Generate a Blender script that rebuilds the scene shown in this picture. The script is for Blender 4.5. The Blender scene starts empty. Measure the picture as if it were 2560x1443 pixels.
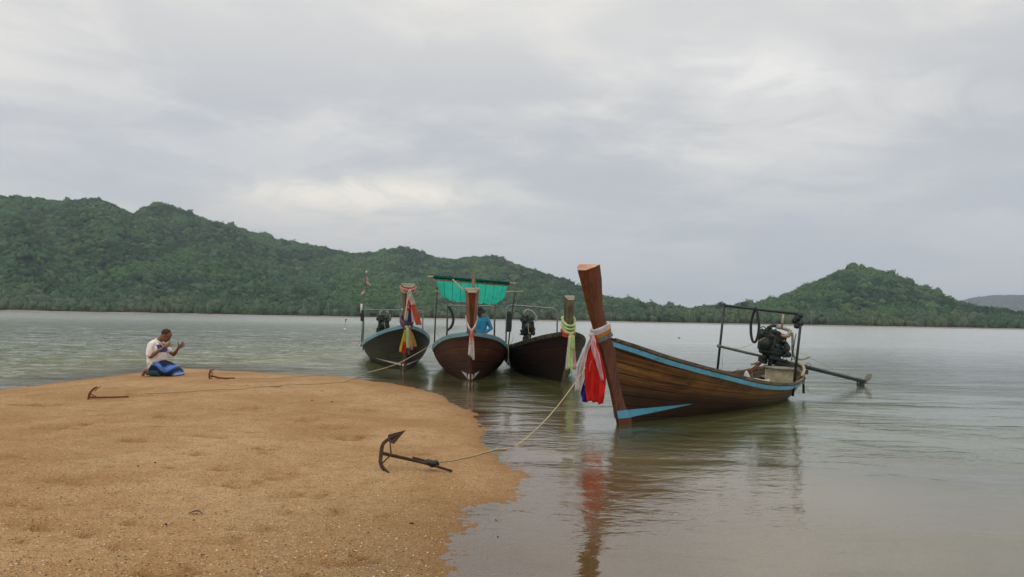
import bpy, math, random
import numpy as np
from mathutils import Vector, Matrix, noise
R = math.radians
sc = bpy.context.scene
COL = sc.collection
random.seed(7); RNG = np.random.RandomState(11)

# ------------------------------------------------------------------ camera
F, CH = 1849.0, 1.55                      # focal length in photo pixels, eye height
ROLL = math.atan(46/2560.); CX, CY = 1280.0, 721.5
PITCH = math.atan((793-CY)*math.cos(ROLL)/F)
cam = bpy.data.cameras.new('camera'); cam.sensor_width = 36; cam.lens = F/2560*36
cam.clip_start = 0.05; cam.clip_end = 20000
co = bpy.data.objects.new('camera', cam); COL.objects.link(co); sc.camera = co
fw = Vector((0, math.cos(PITCH), math.sin(PITCH))); up0 = Vector((0, -math.sin(PITCH), math.cos(PITCH)))
cr_, sr_ = math.cos(ROLL), math.sin(ROLL)
rt = Vector((1,0,0))*cr_ + up0*sr_; upv = up0*cr_ - Vector((1,0,0))*sr_
co.matrix_world = Matrix(((rt.x, upv.x, -fw.x, 0), (rt.y, upv.y, -fw.y, 0), (rt.z, upv.z, -fw.z, CH), (0,0,0,1)))
def ray(x, y):
    d = fw + rt*((x-CX)/F) + upv*((CY-y)/F)
    return d/d.y
def at_y(x, y, Y): return Vector((0,0,CH)) + ray(x, y)*Y
def at_z(x, y, z=0.):
    d = ray(x, y); return Vector((0,0,CH)) + d*((z-CH)/d.z)

# ------------------------------------------------------------------ node helpers
def inp(nt, sock, v):
    if isinstance(v, bpy.types.NodeSocket): nt.links.new(v, sock)
    elif v is not None:
        if isinstance(v, (tuple, list)) and len(v) == 3 and sock.type == 'RGBA': v = (*v, 1)
        sock.default_value = v
def N(nt, t, **kw):
    n = nt.nodes.new(t)
    for k, v in kw.items(): setattr(n, k, v)
    return n
def M_(nt, op, a, b=None, c=None, clamp=False):
    n = N(nt, 'ShaderNodeMath', operation=op, use_clamp=clamp)
    for s, v in zip(n.inputs, (a, b, c)): inp(nt, s, v)
    return n.outputs[0]
def VM(nt, op, a, b=None):
    n = N(nt, 'ShaderNodeVectorMath', operation=op)
    inp(nt, n.inputs[0], a); inp(nt, n.inputs[1], b)
    return n.outputs['Value'] if op in ('LENGTH', 'DOT_PRODUCT', 'DISTANCE') else n.outputs[0]
def MIX(nt, f, a, b, mode='MIX'):
    n = N(nt, 'ShaderNodeMix', data_type='RGBA', blend_type=mode)
    inp(nt, n.inputs[0], f); inp(nt, n.inputs[6], a); inp(nt, n.inputs[7], b)
    return n.outputs[2]
def NOISE(nt, vec, scale, detail=4, rough=.55, dist=0.):
    n = N(nt, 'ShaderNodeTexNoise'); inp(nt, n.inputs['Vector'], vec)
    n.inputs['Scale'].default_value = scale; n.inputs['Detail'].default_value = detail
    n.inputs['Roughness'].default_value = rough; n.inputs['Distortion'].default_value = dist
    return n.outputs[0]
def RAMP(nt, f, a, b, lo=0., hi=1., smooth=True):
    n = N(nt, 'ShaderNodeMapRange', interpolation_type='SMOOTHSTEP' if smooth else 'LINEAR')
    inp(nt, n.inputs[0], f)
    for i, v in enumerate((a, b, lo, hi)): n.inputs[i+1].default_value = v
    return n.outputs[0]
def SCALE(nt, vec, s):
    return VM(nt, 'MULTIPLY', vec, s)
def new_mat(name):
    m = bpy.data.materials.new(name); m.use_nodes = True
    nt = m.node_tree; nt.nodes.clear(); o = N(nt, 'ShaderNodeOutputMaterial')
    return m, nt, o
def BUMP(nt, h, strength=.5, dist=.01):
    n = N(nt, 'ShaderNodeBump'); n.inputs['Strength'].default_value = strength; n.inputs['Distance'].default_value = dist
    nt.links.new(h, n.inputs['Height']); return n.outputs[0]
def PBSDF(nt, o, col, rough=.6, metal=0., nrm=None, spec=.4, extra=None):
    p = N(nt, 'ShaderNodeBsdfPrincipled'); inp(nt, p.inputs['Base Color'], col); inp(nt, p.inputs['Roughness'], rough)
    p.inputs['Metallic'].default_value = metal; p.inputs['Specular IOR Level'].default_value = spec
    if nrm is not None: nt.links.new(nrm, p.inputs['Normal'])
    for k, v in (extra or {}).items(): inp(nt, p.inputs[k], v)
    nt.links.new(p.outputs[0], o.inputs[0]); return p
def GEO(nt): return N(nt, 'ShaderNodeNewGeometry').outputs['Position']
def OBJC(nt): return N(nt, 'ShaderNodeTexCoord').outputs['Object']
def UVC(nt): return N(nt, 'ShaderNodeTexCoord').outputs['UV']

# ------------------------------------------------------------------ world: overcast sky
SUN_EL, SUN_AZ = R(52), R(-35)
w = bpy.data.worlds.new('World'); sc.world = w; w.use_nodes = True
nt = w.node_tree; nt.nodes.clear(); out = N(nt, 'ShaderNodeOutputWorld')
sky = N(nt, 'ShaderNodeTexSky', sky_type='NISHITA'); sky.sun_disc = False
sky.sun_elevation = SUN_EL; sky.sun_rotation = SUN_AZ; sky.air_density = 1.4; sky.dust_density = 4
b1 = N(nt, 'ShaderNodeBackground'); nt.links.new(sky.outputs[0], b1.inputs[0]); b1.inputs[1].default_value = .08
dirv = N(nt, 'ShaderNodeTexCoord').outputs['Generated']
sx = N(nt, 'ShaderNodeSeparateXYZ'); nt.links.new(dirv, sx.inputs[0])
zc = M_(nt, 'MAXIMUM', sx.outputs[2], 0.)
den = M_(nt, 'ADD', zc, .16)
cv = N(nt, 'ShaderNodeCombineXYZ'); nt.links.new(M_(nt, 'DIVIDE', sx.outputs[0], den), cv.inputs[0])
nt.links.new(M_(nt, 'DIVIDE', sx.outputs[1], den), cv.inputs[1]); nt.links.new(M_(nt, 'MULTIPLY', zc, .6), cv.inputs[2])
cp = VM(nt, 'ADD', cv.outputs[0], (3.1, 1.7, .4))
n1 = NOISE(nt, SCALE(nt, cp, (1., 1.25, 1.)), .95, 7, .52, .5)
n2 = NOISE(nt, VM(nt, 'ADD', cp, (7, 3, 2)), 2.6, 8, .6, .9)
n3 = NOISE(nt, VM(nt, 'ADD', cp, (1, 9, 5)), .45, 3, .5, .2)
cl = M_(nt, 'ADD', M_(nt, 'MULTIPLY', n1, .50), M_(nt, 'ADD', M_(nt, 'MULTIPLY', n2, .2), M_(nt, 'MULTIPLY', n3, .35)))
cf = RAMP(nt, cl, .445, .595)
ccol = MIX(nt, cf, (.50, .515, .545), (.80, .775, .735))
# higher up the cloud is paler and warmer, low down bluish
hi = RAMP(nt, zc, .02, .36)
ccol = MIX(nt, M_(nt, 'MULTIPLY', RAMP(nt, zc, .20, .42), .55), ccol, (.76, .745, .71))
low = MIX(nt, M_(nt, 'MULTIPLY', cf, .45), (.455, .50, .55), (.58, .595, .615))
ccol = MIX(nt, hi, low, ccol)
def sky_patch(px, py, sx_, sy_, tint, amt, col, base, rag=.9, ns=3.2):
    d = ray(px, py); cx, cz = d.x, d.z
    az = M_(nt, 'DIVIDE', sx.outputs[0], M_(nt, 'MAXIMUM', sx.outputs[1], .05))
    el = M_(nt, 'DIVIDE', sx.outputs[2], M_(nt, 'MAXIMUM', sx.outputs[1], .05))
    a = M_(nt, 'DIVIDE', M_(nt, 'SUBTRACT', az, cx), sx_); b = M_(nt, 'DIVIDE', M_(nt, 'SUBTRACT', el, cz), sy_)
    r2 = M_(nt, 'ADD', M_(nt, 'MULTIPLY', a, a), M_(nt, 'MULTIPLY', b, b))
    g = M_(nt, 'EXPONENT', M_(nt, 'MULTIPLY', r2, -1.))
    front = RAMP(nt, sx.outputs[1], .0, .2)
    rg = RAMP(nt, NOISE(nt, SCALE(nt, cp, (1., .8, 1.)), ns, 7, .6, .8), .5-.25*rag, .5+.22*rag)
    g = M_(nt, 'MULTIPLY', M_(nt, 'MULTIPLY', g, front), M_(nt, 'ADD', M_(nt, 'MULTIPLY', rg, rag), 1-rag))
    return MIX(nt, M_(nt, 'MULTIPLY', g, amt, clamp=True), base, col)
ccol = sky_patch(900, 485, .16, .026, 0, 1.5, (.90, .85, .76), ccol, .75)
ccol = sky_patch(780, 560, .30, .035, 0, .55, (.72, .68, .64), ccol, .5)
ccol = sky_patch(560, 370, .22, .05, 0, .65, (.47, .50, .56), ccol, .5, 2.)
ccol = sky_patch(170, 300, .22, .07, 0, .5, (.52, .54, .58), ccol, .5, 2.)
ccol = sky_patch(1880, 180, .16, .05, 0, .8, (.92, .90, .86), ccol, .8)
ccol = sky_patch(1800, 385, .22, .02, 0, .6, (.80, .78, .75), ccol, .8)
ccol = sky_patch(2330, 560, .25, .08, 0, .5, (.52, .54, .58), ccol, .4, 2.)
# an overcast sky is brighter overhead than at the horizon
bri = RAMP(nt, zc, .42, 1., 1.08, 2.05)
b2 = N(nt, 'ShaderNodeBackground'); nt.links.new(ccol, b2.inputs[0]); nt.links.new(bri, b2.inputs[1])
mx = N(nt, 'ShaderNodeMixShader'); mx.inputs[0].default_value = .95
nt.links.new(b1.outputs[0], mx.inputs[1]); nt.links.new(b2.outputs[0], mx.inputs[2]); nt.links.new(mx.outputs[0], out.inputs[0])
sl = bpy.data.lights.new('sun', 'SUN'); sl.energy = .8; sl.angle = R(25); sl.color = (1, .95, .88)
so = bpy.data.objects.new('sun', sl); COL.objects.link(so)
sd = Vector((math.sin(SUN_AZ)*math.cos(SUN_EL), -math.cos(SUN_AZ)*math.cos(SUN_EL), math.sin(SUN_EL)))
so.rotation_euler = sd.to_track_quat('Z', 'Y').to_euler(); so.location = (0, 0, 30)
sc.view_settings.view_transform = 'Standard'; sc.view_settings.look = 'None'
sc.view_settings.exposure = .05; sc.view_settings.gamma = 1
sc.cycles.use_denoising = True; sc.cycles.max_bounces = 8; sc.cycles.transparent_max_bounces = 8
sc.cycles.diffuse_bounces = 3; sc.cycles.glossy_bounces = 3; sc.cycles.volume_bounces = 0
sc.cycles.sample_clamp_indirect = 4

# ------------------------------------------------------------------ mesh helpers
ORG = {}
def props(o, label=None, cat=None, group=None, kind=None):
    for k, v in (('label', label), ('category', cat), ('group', group), ('kind', kind)):
        if v: o[k] = v
    return o
class Frame:                                  # a place: origin + turn about z
    def __init__(s, o=(0, 0, 0), rz=0., roll=0.): s.o = Vector(o); s.rz = rz; s.roll = roll; s.m = Matrix.Rotation(rz, 3, 'Z') @ Matrix.Rotation(roll, 3, 'X')
    def w(s, p): return s.o + s.m @ Vector(p)
WORLD = Frame()
def thing(name, label, cat, base=(0, 0, 0), fr=WORLD, group=None):
    o = bpy.data.objects.new(name, None); COL.objects.link(o); o.empty_display_size = .1
    o.location = fr.w(base); o.rotation_euler = (fr.roll, 0, fr.rz); ORG[o.name] = Vector(base)
    return props(o, label, cat, group)
class MB:
    def __init__(s): s.v = []; s.f = []; s.mi = []; s.uv = None; s.cur = 0; s.sm = []; s.smooth = True
    def add(s, vs, fs):
        n = len(s.v); s.v += [tuple(p) for p in vs]
        for f in fs: s.f.append(tuple(i+n for i in f)); s.mi.append(s.cur); s.sm.append(s.smooth)
        return s
    def loft(s, rings, closed=True, cap=True):
        m = len(rings[0]); vs = [p for r in rings for p in r]; fs = []
        for i in range(len(rings)-1):
            for j in range(m if closed else m-1):
                k = (j+1) % m; fs.append((i*m+j, i*m+k, (i+1)*m+k, (i+1)*m+j))
        if cap and closed: fs += [tuple(range(m))[::-1], tuple((len(rings)-1)*m+j for j in range(m))]
        return s.add(vs, fs)
    def tube(s, pts, r, n=8, flat=1., cap=True, up=None):
        pts = [Vector(p) for p in pts]; rr = r if isinstance(r, (list, tuple)) else [r]*len(pts)
        T = []
        for i in range(len(pts)):
            a = pts[max(0, i-1)]; b = pts[min(len(pts)-1, i+1)]; T.append((b-a).normalized())
        ref = Vector(up) if up else (Vector((0, 0, 1)) if abs(T[0].z) < .9 else Vector((1, 0, 0)))
        U = (ref - T[0]*ref.dot(T[0])).normalized(); rings = []
        for i, p in enumerate(pts):
            U = (U - T[i]*U.dot(T[i])).normalized(); V = T[i].cross(U)
            rings.append([p + (U*math.cos(a)*flat + V*math.sin(a))*rr[i] for a in (2*math.pi*k/n for k in range(n))])
        return s.loft(rings, True, cap)
    def box(s, c, d, rot=None, bev=0.):
        c = Vector(c); m = rot or Matrix.Identity(3); hx, hy, hz = d[0]/2, d[1]/2, d[2]/2
        old = s.smooth; s.smooth = False
        if bev <= 0:
            vs = [c + m@Vector((x*hx, y*hy, z*hz)) for z in (-1, 1) for y in (-1, 1) for x in (-1, 1)]
            s.add(vs, [(0, 2, 3, 1), (4, 5, 7, 6), (0, 1, 5, 4), (2, 6, 7, 3), (0, 4, 6, 2), (1, 3, 7, 5)])
        else:
            rings = []
            for z, k in ((-hz, bev), (-hz+bev, 0), (hz-bev, 0), (hz, bev)):
                ax, ay = hx-k, hy-k; q = bev*.6
                rings.append([c + m@Vector(p) for p in ((-ax+q, -ay, z), (ax-q, -ay, z), (ax, -ay+q, z), (ax, ay-q, z), (ax-q, ay, z), (-ax+q, ay, z), (-ax, ay-q, z), (-ax, -ay+q, z))])
            s.loft(rings)
        s.smooth = old; return s
    def ell(s, c, r, n=12, m=8, rot=None, amp=0., fr=3.):
        c = Vector(c); q = rot or Matrix.Identity(3); rings = []
        if not isinstance(r, (tuple, list, Vector)): r = (r, r, r)
        for i in range(m+1):
            th = math.pi*(i+.001)/(m+.002); ring = []
            for k in range(n):
                a = 2*math.pi*k/n; d = Vector((math.sin(th)*math.cos(a), math.sin(th)*math.sin(a), -math.cos(th)))
                e = 1 + (amp*noise.noise(d*fr + c*7) if amp else 0)
                ring.append(c + q@Vector((d.x*r[0]*e, d.y*r[1]*e, d.z*r[2]*e)))
            rings.append(ring)
        return s.loft(rings)
    def build(s, name, mat, parent=None, org=None, fr=None, smooth=True):
        me = bpy.data.meshes.new(name)
        o0 = ORG.get(parent.name, Vector((0, 0, 0))) if parent else Vector(org or (0, 0, 0))
        me.from_pydata([tuple(Vector(p)-o0) for p in s.v], [], s.f)
        mats = mat if isinstance(mat, (list, tuple)) else [mat]
        for m in mats: me.materials.append(m)
        me.polygons.foreach_set('material_index', s.mi)
        me.polygons.foreach_set('use_smooth', [a and smooth for a in s.sm])
        if s.uv:
            l = me.uv_layers.new(name='UVMap')
            vi = np.empty(len(me.loops), int); me.loops.foreach_get('vertex_index', vi)
            l.data.foreach_set('uv', np.array(s.uv, float)[vi].ravel())
        me.update()
        o = bpy.data.objects.new(name, me); COL.objects.link(o)
        if parent: o.parent = parent; ORG[o.name] = ORG.get(parent.name, Vector((0, 0, 0)))
        else:
            f = fr or WORLD; o.location = f.w(o0); o.rotation_euler = (f.roll, 0, f.rz); ORG[o.name] = o0
        return o
def lerp(a, b, t): return a+(b-a)*t
def crv(tab, t):
    n = len(tab)
    if t <= tab[0][0]: return tab[0][1]
    for i in range(n-1):
        if t <= tab[i+1][0]:
            t0, v0 = tab[i]; t1, v1 = tab[i+1]; h = t1-t0; u = (t-t0)/h
            m0 = (v1-tab[i-1][1])/(t1-tab[i-1][0]) if i > 0 else (v1-v0)/h
            m1 = (tab[i+2][1]-v0)/(tab[i+2][0]-t0) if i < n-2 else (v1-v0)/h
            return (2*u**3-3*u*u+1)*v0+(u**3-2*u*u+u)*h*m0+(-2*u**3+3*u*u)*v1+(u**3-u*u)*h*m1
    return tab[-1][1]
def spline(pts, k=6):                          # Catmull-Rom through points
    pts = [Vector(p) for p in pts]; P = [pts[0]*2-pts[1]] + pts + [pts[-1]*2-pts[-2]]; o = []
    for i in range(1, len(P)-2):
        for j in range(k):
            t = j/k; a, b, c, d = P[i-1], P[i], P[i+1], P[i+2]
            o.append(.5*((2*b)+(c-a)*t+(2*a-5*b+4*c-d)*t*t+(3*b-a-3*c+d)*t**3))
    o.append(pts[-1]); return o
def grid_mesh(name, X, Y, Z, mat, attrs=None, kind=None):
    h, wd = Z.shape; v = np.stack([X, Y, Z], -1).reshape(-1, 3)
    i = np.arange((h-1)*(wd-1)); r, c = i//(wd-1), i % (wd-1); a = r*wd+c
    f = np.stack([a, a+1, a+wd+1, a+wd], 1)
    me = bpy.data.meshes.new(name); me.vertices.add(len(v)); me.vertices.foreach_set('co', v.ravel())
    me.loops.add(f.size); me.loops.foreach_set('vertex_index', f.ravel())
    me.polygons.add(len(f)); me.polygons.foreach_set('loop_start', np.arange(len(f))*4); me.polygons.foreach_set('loop_total', np.full(len(f), 4))
    me.polygons.foreach_set('use_smooth', np.ones(len(f), bool))
    me.update(calc_edges=True)
    for k, arr in (attrs or {}).items():
        at = me.attributes.new(k, 'FLOAT', 'POINT'); at.data.foreach_set('value', arr.ravel().astype(np.float32))
    me.materials.append(mat); o = bpy.data.objects.new(name, me); COL.objects.link(o)
    return props(o, kind=kind)
_T = np.random.RandomState(5).rand(256, 256)
def vn(x, y):                                  # value noise, arrays
    xi = np.floor(x).astype(int); yi = np.floor(y).astype(int); fx, fy = x-xi, y-yi
    fx = fx*fx*(3-2*fx); fy = fy*fy*(3-2*fy)
    g = lambda a, b: _T[a % 256, b % 256]
    return (g(xi, yi)*(1-fx)+g(xi+1, yi)*fx)*(1-fy)+(g(xi, yi+1)*(1-fx)+g(xi+1, yi+1)*fx)*fy
def fbm(x, y, o=4, g=.5):
    s = 0; a = 1; t = 0
    for i in range(o): s = s+a*vn(x*2**i+17.3*i, y*2**i+9.1*i); t += a; a *= g
    return s/t

# ------------------------------------------------------------------ materials
def m_simple(name, col, rough=.6, metal=0., var=.25, ns=12., bump=.3, bd=.004, spec=.4, col2=None):
    m, nt, o = new_mat(name); c = OBJC(nt)
    n = NOISE(nt, c, ns, 5, .6); k = RAMP(nt, n, .3, .7)
    dark = tuple(x*(1-var) for x in col); lt = tuple(min(1, x*(1+var)) for x in col)
    cc = MIX(nt, k, dark, lt)
    if col2: cc = MIX(nt, RAMP(nt, NOISE(nt, c, ns*.45, 6, .65), .48, .62), cc, col2)
    PBSDF(nt, o, cc, rough, metal, BUMP(nt, NOISE(nt, c, ns*4, 4), bump, bd), spec); return m
def m_wood(name, c1, c2, axis='Z', rough=.5, gs=1., spec=.4):
    m, nt, o = new_mat(name); c = OBJC(nt)
    st = {'Z': (14, 14, .9), 'X': (.9, 14, 14), 'Y': (14, .9, 14)}[axis]
    v = SCALE(nt, c, tuple(x*gs for x in st)); n = NOISE(nt, v, 1.6, 6, .65, .6); b = NOISE(nt, c, 2.2, 4)
    k = RAMP(nt, M_(nt, 'ADD', M_(nt, 'MULTIPLY', n, .7), M_(nt, 'MULTIPLY', b, .3)), .36, .62)
    cc = MIX(nt, k, c1, c2)
    cc = MIX(nt, RAMP(nt, NOISE(nt, SCALE(nt, c, (5, 5, 1.5)), 1.5, 6, .7), .6, .75, 0, .5), cc, tuple(x*.35 for x in c1))
    PBSDF(nt, o, cc, rough, 0, BUMP(nt, n, .35, .004), spec); return m
def m_hull(name, up1, up2, low, alg, alg_u=.35, seam=7, algh=.25, low_v=.45):
    """planks follow the sheer: uv.x runs along the boat, uv.y from rail to keel"""
    m, nt, o = new_mat(name); uv = UVC(nt); s = N(nt, 'ShaderNodeSeparateXYZ'); nt.links.new(uv, s.inputs[0])
    u, v = s.outputs[0], s.outputs[1]; c = OBJC(nt)
    vw = M_(nt, 'ADD', v, M_(nt, 'MULTIPLY', M_(nt, 'SUBTRACT', NOISE(nt, c, 1.3, 2), .5), .015))
    pl = M_(nt, 'MULTIPLY', vw, seam); fr_ = M_(nt, 'FRACT', pl); idx = M_(nt, 'FLOOR', pl)
    line = RAMP(nt, M_(nt, 'ABSOLUTE', M_(nt, 'SUBTRACT', fr_, .5)), .42, .485)
    wn = N(nt, 'ShaderNodeTexWhiteNoise', noise_dimensions='1D'); nt.links.new(M_(nt, 'ADD', idx, 3.3), wn.inputs['W'])
    gv = N(nt, 'ShaderNodeCombineXYZ'); nt.links.new(M_(nt, 'MULTIPLY', u, 5.), gv.inputs[0]); nt.links.new(M_(nt, 'MULTIPLY', v, 42.), gv.inputs[1]); nt.links.new(wn.outputs[0], gv.inputs[2])
    g = NOISE(nt, gv.outputs[0], 1.5, 7, .68, .5)
    big = NOISE(nt, SCALE(nt, c, (.8, 1, 1.8)), 1.5, 5, .6)
    k = RAMP(nt, M_(nt, 'ADD', M_(nt, 'MULTIPLY', g, .65), M_(nt, 'MULTIPLY', big, .35)), .4, .62)
    cc = MIX(nt, k, up1, up2)
    cc = MIX(nt, M_(nt, 'MULTIPLY', wn.outputs[0], .45), cc, tuple(x*.5 for x in up1))
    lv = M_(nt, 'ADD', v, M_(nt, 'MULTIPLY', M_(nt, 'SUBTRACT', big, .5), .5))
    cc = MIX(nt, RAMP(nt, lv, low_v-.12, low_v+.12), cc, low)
    stain = RAMP(nt, NOISE(nt, SCALE(nt, c, (3, 3, .8)), 1.6, 6, .7, .4), .55, .75, 0, .6)
    cc = MIX(nt, stain, cc, tuple(x*.4 for x in up1))
    av = M_(nt, 'ADD', M_(nt, 'MULTIPLY', RAMP(nt, u, alg_u-.25, alg_u+.35), 1.), M_(nt, 'MULTIPLY', M_(nt, 'SUBTRACT', big, .5), .7))
    af = M_(nt, 'MULTIPLY', RAMP(nt, av, .3, .9), RAMP(nt, v, .12, .55))
    cc = MIX(nt, M_(nt, 'MULTIPLY', af, .8, clamp=True), cc, alg)
    cc = MIX(nt, M_(nt, 'MULTIPLY', line, .85), cc, tuple(x*.10 for x in up1))
    h = M_(nt, 'SUBTRACT', M_(nt, 'MULTIPLY', g, .3), line)
    PBSDF(nt, o, cc, RAMP(nt, g, .3, .7, .5, .75), 0, BUMP(nt, h, .8, .008), .18); return m
def m_paint(name, col, dots=False):
    m, nt, o = new_mat(name); c = OBJC(nt)
    a = RAMP(nt, NOISE(nt, c, 9, 7, .7), .56, .68, 0, .55)
    cc = MIX(nt, RAMP(nt, NOISE(nt, c, 3, 5), .35, .65), tuple(x*.78 for x in col), col)
    cc = MIX(nt, a, cc, tuple(x*.35+.02 for x in col))
    if dots:
        uv = UVC(nt); vo = N(nt, 'ShaderNodeTexVoronoi'); vo.inputs['Scale'].default_value = 1.; vo.inputs['Randomness'].default_value = .7
        nt.links.new(SCALE(nt, uv, (52, 2, 1)), vo.inputs['Vector'])
        cc = MIX(nt, RAMP(nt, vo.outputs[0], .12, .2, .85, 0.), cc, (.03, .05, .06))
    PBSDF(nt, o, cc, .5, 0, BUMP(nt, NOISE(nt, c, 30, 4), .25, .003)); return m
def m_cloth(name, col, trans=.25):
    m, nt, o = new_mat(name); c = OBJC(nt)
    n = NOISE(nt, SCALE(nt, c, (1, 1, .35)), 14, 5, .6)
    cc = MIX(nt, RAMP(nt, n, .3, .7), tuple(x*.72 for x in col), tuple(min(1, x*1.12) for x in col))
    bp = BUMP(nt, NOISE(nt, c, 220, 2), .25, .002)
    p = PBSDF(nt, o, cc, .9, 0, bp, .15)
    t = N(nt, 'ShaderNodeBsdfTranslucent'); inp(nt, t.inputs[0], cc); mixs = N(nt, 'ShaderNodeMixShader'); mixs.inputs[0].default_value = trans
    nt.links.new(p.outputs[0], mixs.inputs[1]); nt.links.new(t.outputs[0], mixs.inputs[2]); nt.links.new(mixs.outputs[0], o.inputs[0]); return m
MT = {}
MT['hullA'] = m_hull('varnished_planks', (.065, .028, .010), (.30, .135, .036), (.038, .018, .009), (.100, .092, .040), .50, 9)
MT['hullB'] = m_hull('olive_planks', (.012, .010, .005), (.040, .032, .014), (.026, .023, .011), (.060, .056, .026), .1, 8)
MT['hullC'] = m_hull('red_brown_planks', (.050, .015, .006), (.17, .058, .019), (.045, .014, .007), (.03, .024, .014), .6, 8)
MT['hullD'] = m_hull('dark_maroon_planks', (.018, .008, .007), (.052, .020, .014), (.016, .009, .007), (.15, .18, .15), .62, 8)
MT['inner'] = m_wood('weathered_inside_wood', (.035, .022, .014), (.11, .075, .05), 'X')
MT['innerpale'] = m_wood('pale_inside_wood', (.12, .10, .07), (.30, .26, .19), 'X', .8)
MT['rail'] = m_wood('dark_rail_wood', (.045, .030, .020), (.18, .135, .09), 'X', .6)
MT['mossrail'] = m_simple('mossy_rail_wood', (.045, .045, .028), .85, 0, .5, 9, .8, .01, .2, (.09, .095, .045))
MT['stemA'] = m_wood('red_varnished_timber', (.060, .013, .005), (.155, .045, .015), 'Z', .42)
MT['stemB'] = m_wood('grey_brown_timber', (.050, .030, .018), (.14, .085, .05), 'Z', .7)
MT['stemC'] = m_wood('warm_varnished_timber', (.12, .042, .016), (.23, .095, .042), 'Z', .4)
MT['stemCf'] = m_wood('deep_red_timber', (.060, .012, .005), (.12, .028, .010), 'Z', .35)
MT['stemD'] = m_wood('silvered_old_timber', (.040, .030, .016), (.135, .105, .055), 'Z', .85)
MT['cut'] = m_wood('sawn_end_grain', (.33, .155, .085), (.52, .30, .18), 'Y', .7)
MT['cutgrey'] = m_wood('weathered_end_grain', (.12, .10, .07), (.27, .23, .18), 'Y', .9)
MT['blue'] = m_paint('chalky_blue_paint', (.115, .40, .56), True)
MT['bluepale'] = m_paint('faded_blue_paint', (.19, .36, .42))
MT['white'] = m_paint('worn_white_paint', (.60, .58, .54))
MT['galv'] = m_simple('galvanised_steel', (.17, .20, .17), .5, .35, .35, 20)
MT['black'] = m_simple('black_painted_steel', (.012, .020, .018), .45, .3, .4, 18, .3, .003, .5)
MT['grease'] = m_simple('greasy_black_iron', (.010, .016, .014), .5, .35, .6, 22, .9, .012, .55, (.03, .04, .034))
MT['pipe'] = m_simple('dull_grey_green_pipe', (.11, .12, .095), .5, .3, .35, 16)
MT['rust'] = m_simple('rusty_iron', (.065, .035, .022), .85, .2, .5, 30, .9, .006, .25, (.035, .028, .022))
MT['rustred'] = m_simple('red_rust', (.16, .055, .025), .85, .1, .5, 24, .8, .006, .25)
MT['copper'] = m_simple('heat_stained_pipe', (.36, .17, .085), .5, .4, .35, 18)
MT['tan'] = m_simple('ash_coloured_pipe', (.29, .26, .20), .7, .1, .3, 18)
MT['box'] = m_wood('mouldy_cream_boards', (.30, .26, .16), (.44, .39, .26), 'X', .85, .35)
MT['bladegrey'] = m_simple('dull_bronze', (.15, .14, .11), .5, .3, .3, 18)
MT['boxlid'] = m_wood('mossy_grey_boards', (.10, .10, .07), (.26, .25, .18), 'X', .9)
MT['rope'] = m_simple('fibre_rope', (.44, .34, .20), .9, 0, .3, 60, .9, .004, .15)
MT['palerope'] = m_simple('pale_rope', (.50, .46, .38), .9, 0, .25, 60, .9, .004, .15)
MT['rubber'] = m_simple('black_rubber', (.012, .014, .014), .55, 0, .4, 18)
MT['bamboo'] = m_simple('dry_bamboo', (.34, .25, .15), .6, 0, .35, 14)
MT['darkstick'] = m_simple('dark_bamboo', (.055, .055, .042), .7, 0, .4, 14)
for k, c in dict(red=(.56, .020, .016), white=(.64, .56, .54), pink=(.68, .36, .38), blue=(.04, .03, .26), orange=(.65, .20, .07), yellow=(.50, .38, .04), lime=(.50, .62, .28), grey=(.22, .22, .24), cream=(.55, .48, .37), coral=(.58, .10, .06), navy=(.05, .05, .13), purple=(.16, .10, .15), salmon=(.60, .26, .20), flagpink=(.68, .50, .48), ochre=(.40, .26, .04), slate=(.03, .06, .055)).items():
    MT['c_'+k] = m_cloth('cloth_'+k, c)
MT['skin'] = m_simple('brown_skin', (.18, .072, .036), .5, 0, .12, 20, .1, .002, .4)
MT['palm'] = m_simple('palm_skin', (.32, .14, .085), .55, 0, .12, 20, .1, .002, .35)
MT['hair'] = m_simple('cropped_dark_hair', (.040, .024, .016), .8, 0, .3, 120, .8, .003, .2)
MT['shirtwhite'] = m_cloth('white_shirt_cloth', (.62, .53, .48), .1)
MT['shirtblue'] = m_cloth('cyan_shirt_cloth', (.035, .24, .40), .1)
MT['panel'] = m_cloth('indigo_panel_cloth', (.045, .055, .20), .05)
MT['dark'] = m_simple('black_cloth', (.012, .012, .014), .9, 0, .3, 30)

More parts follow.
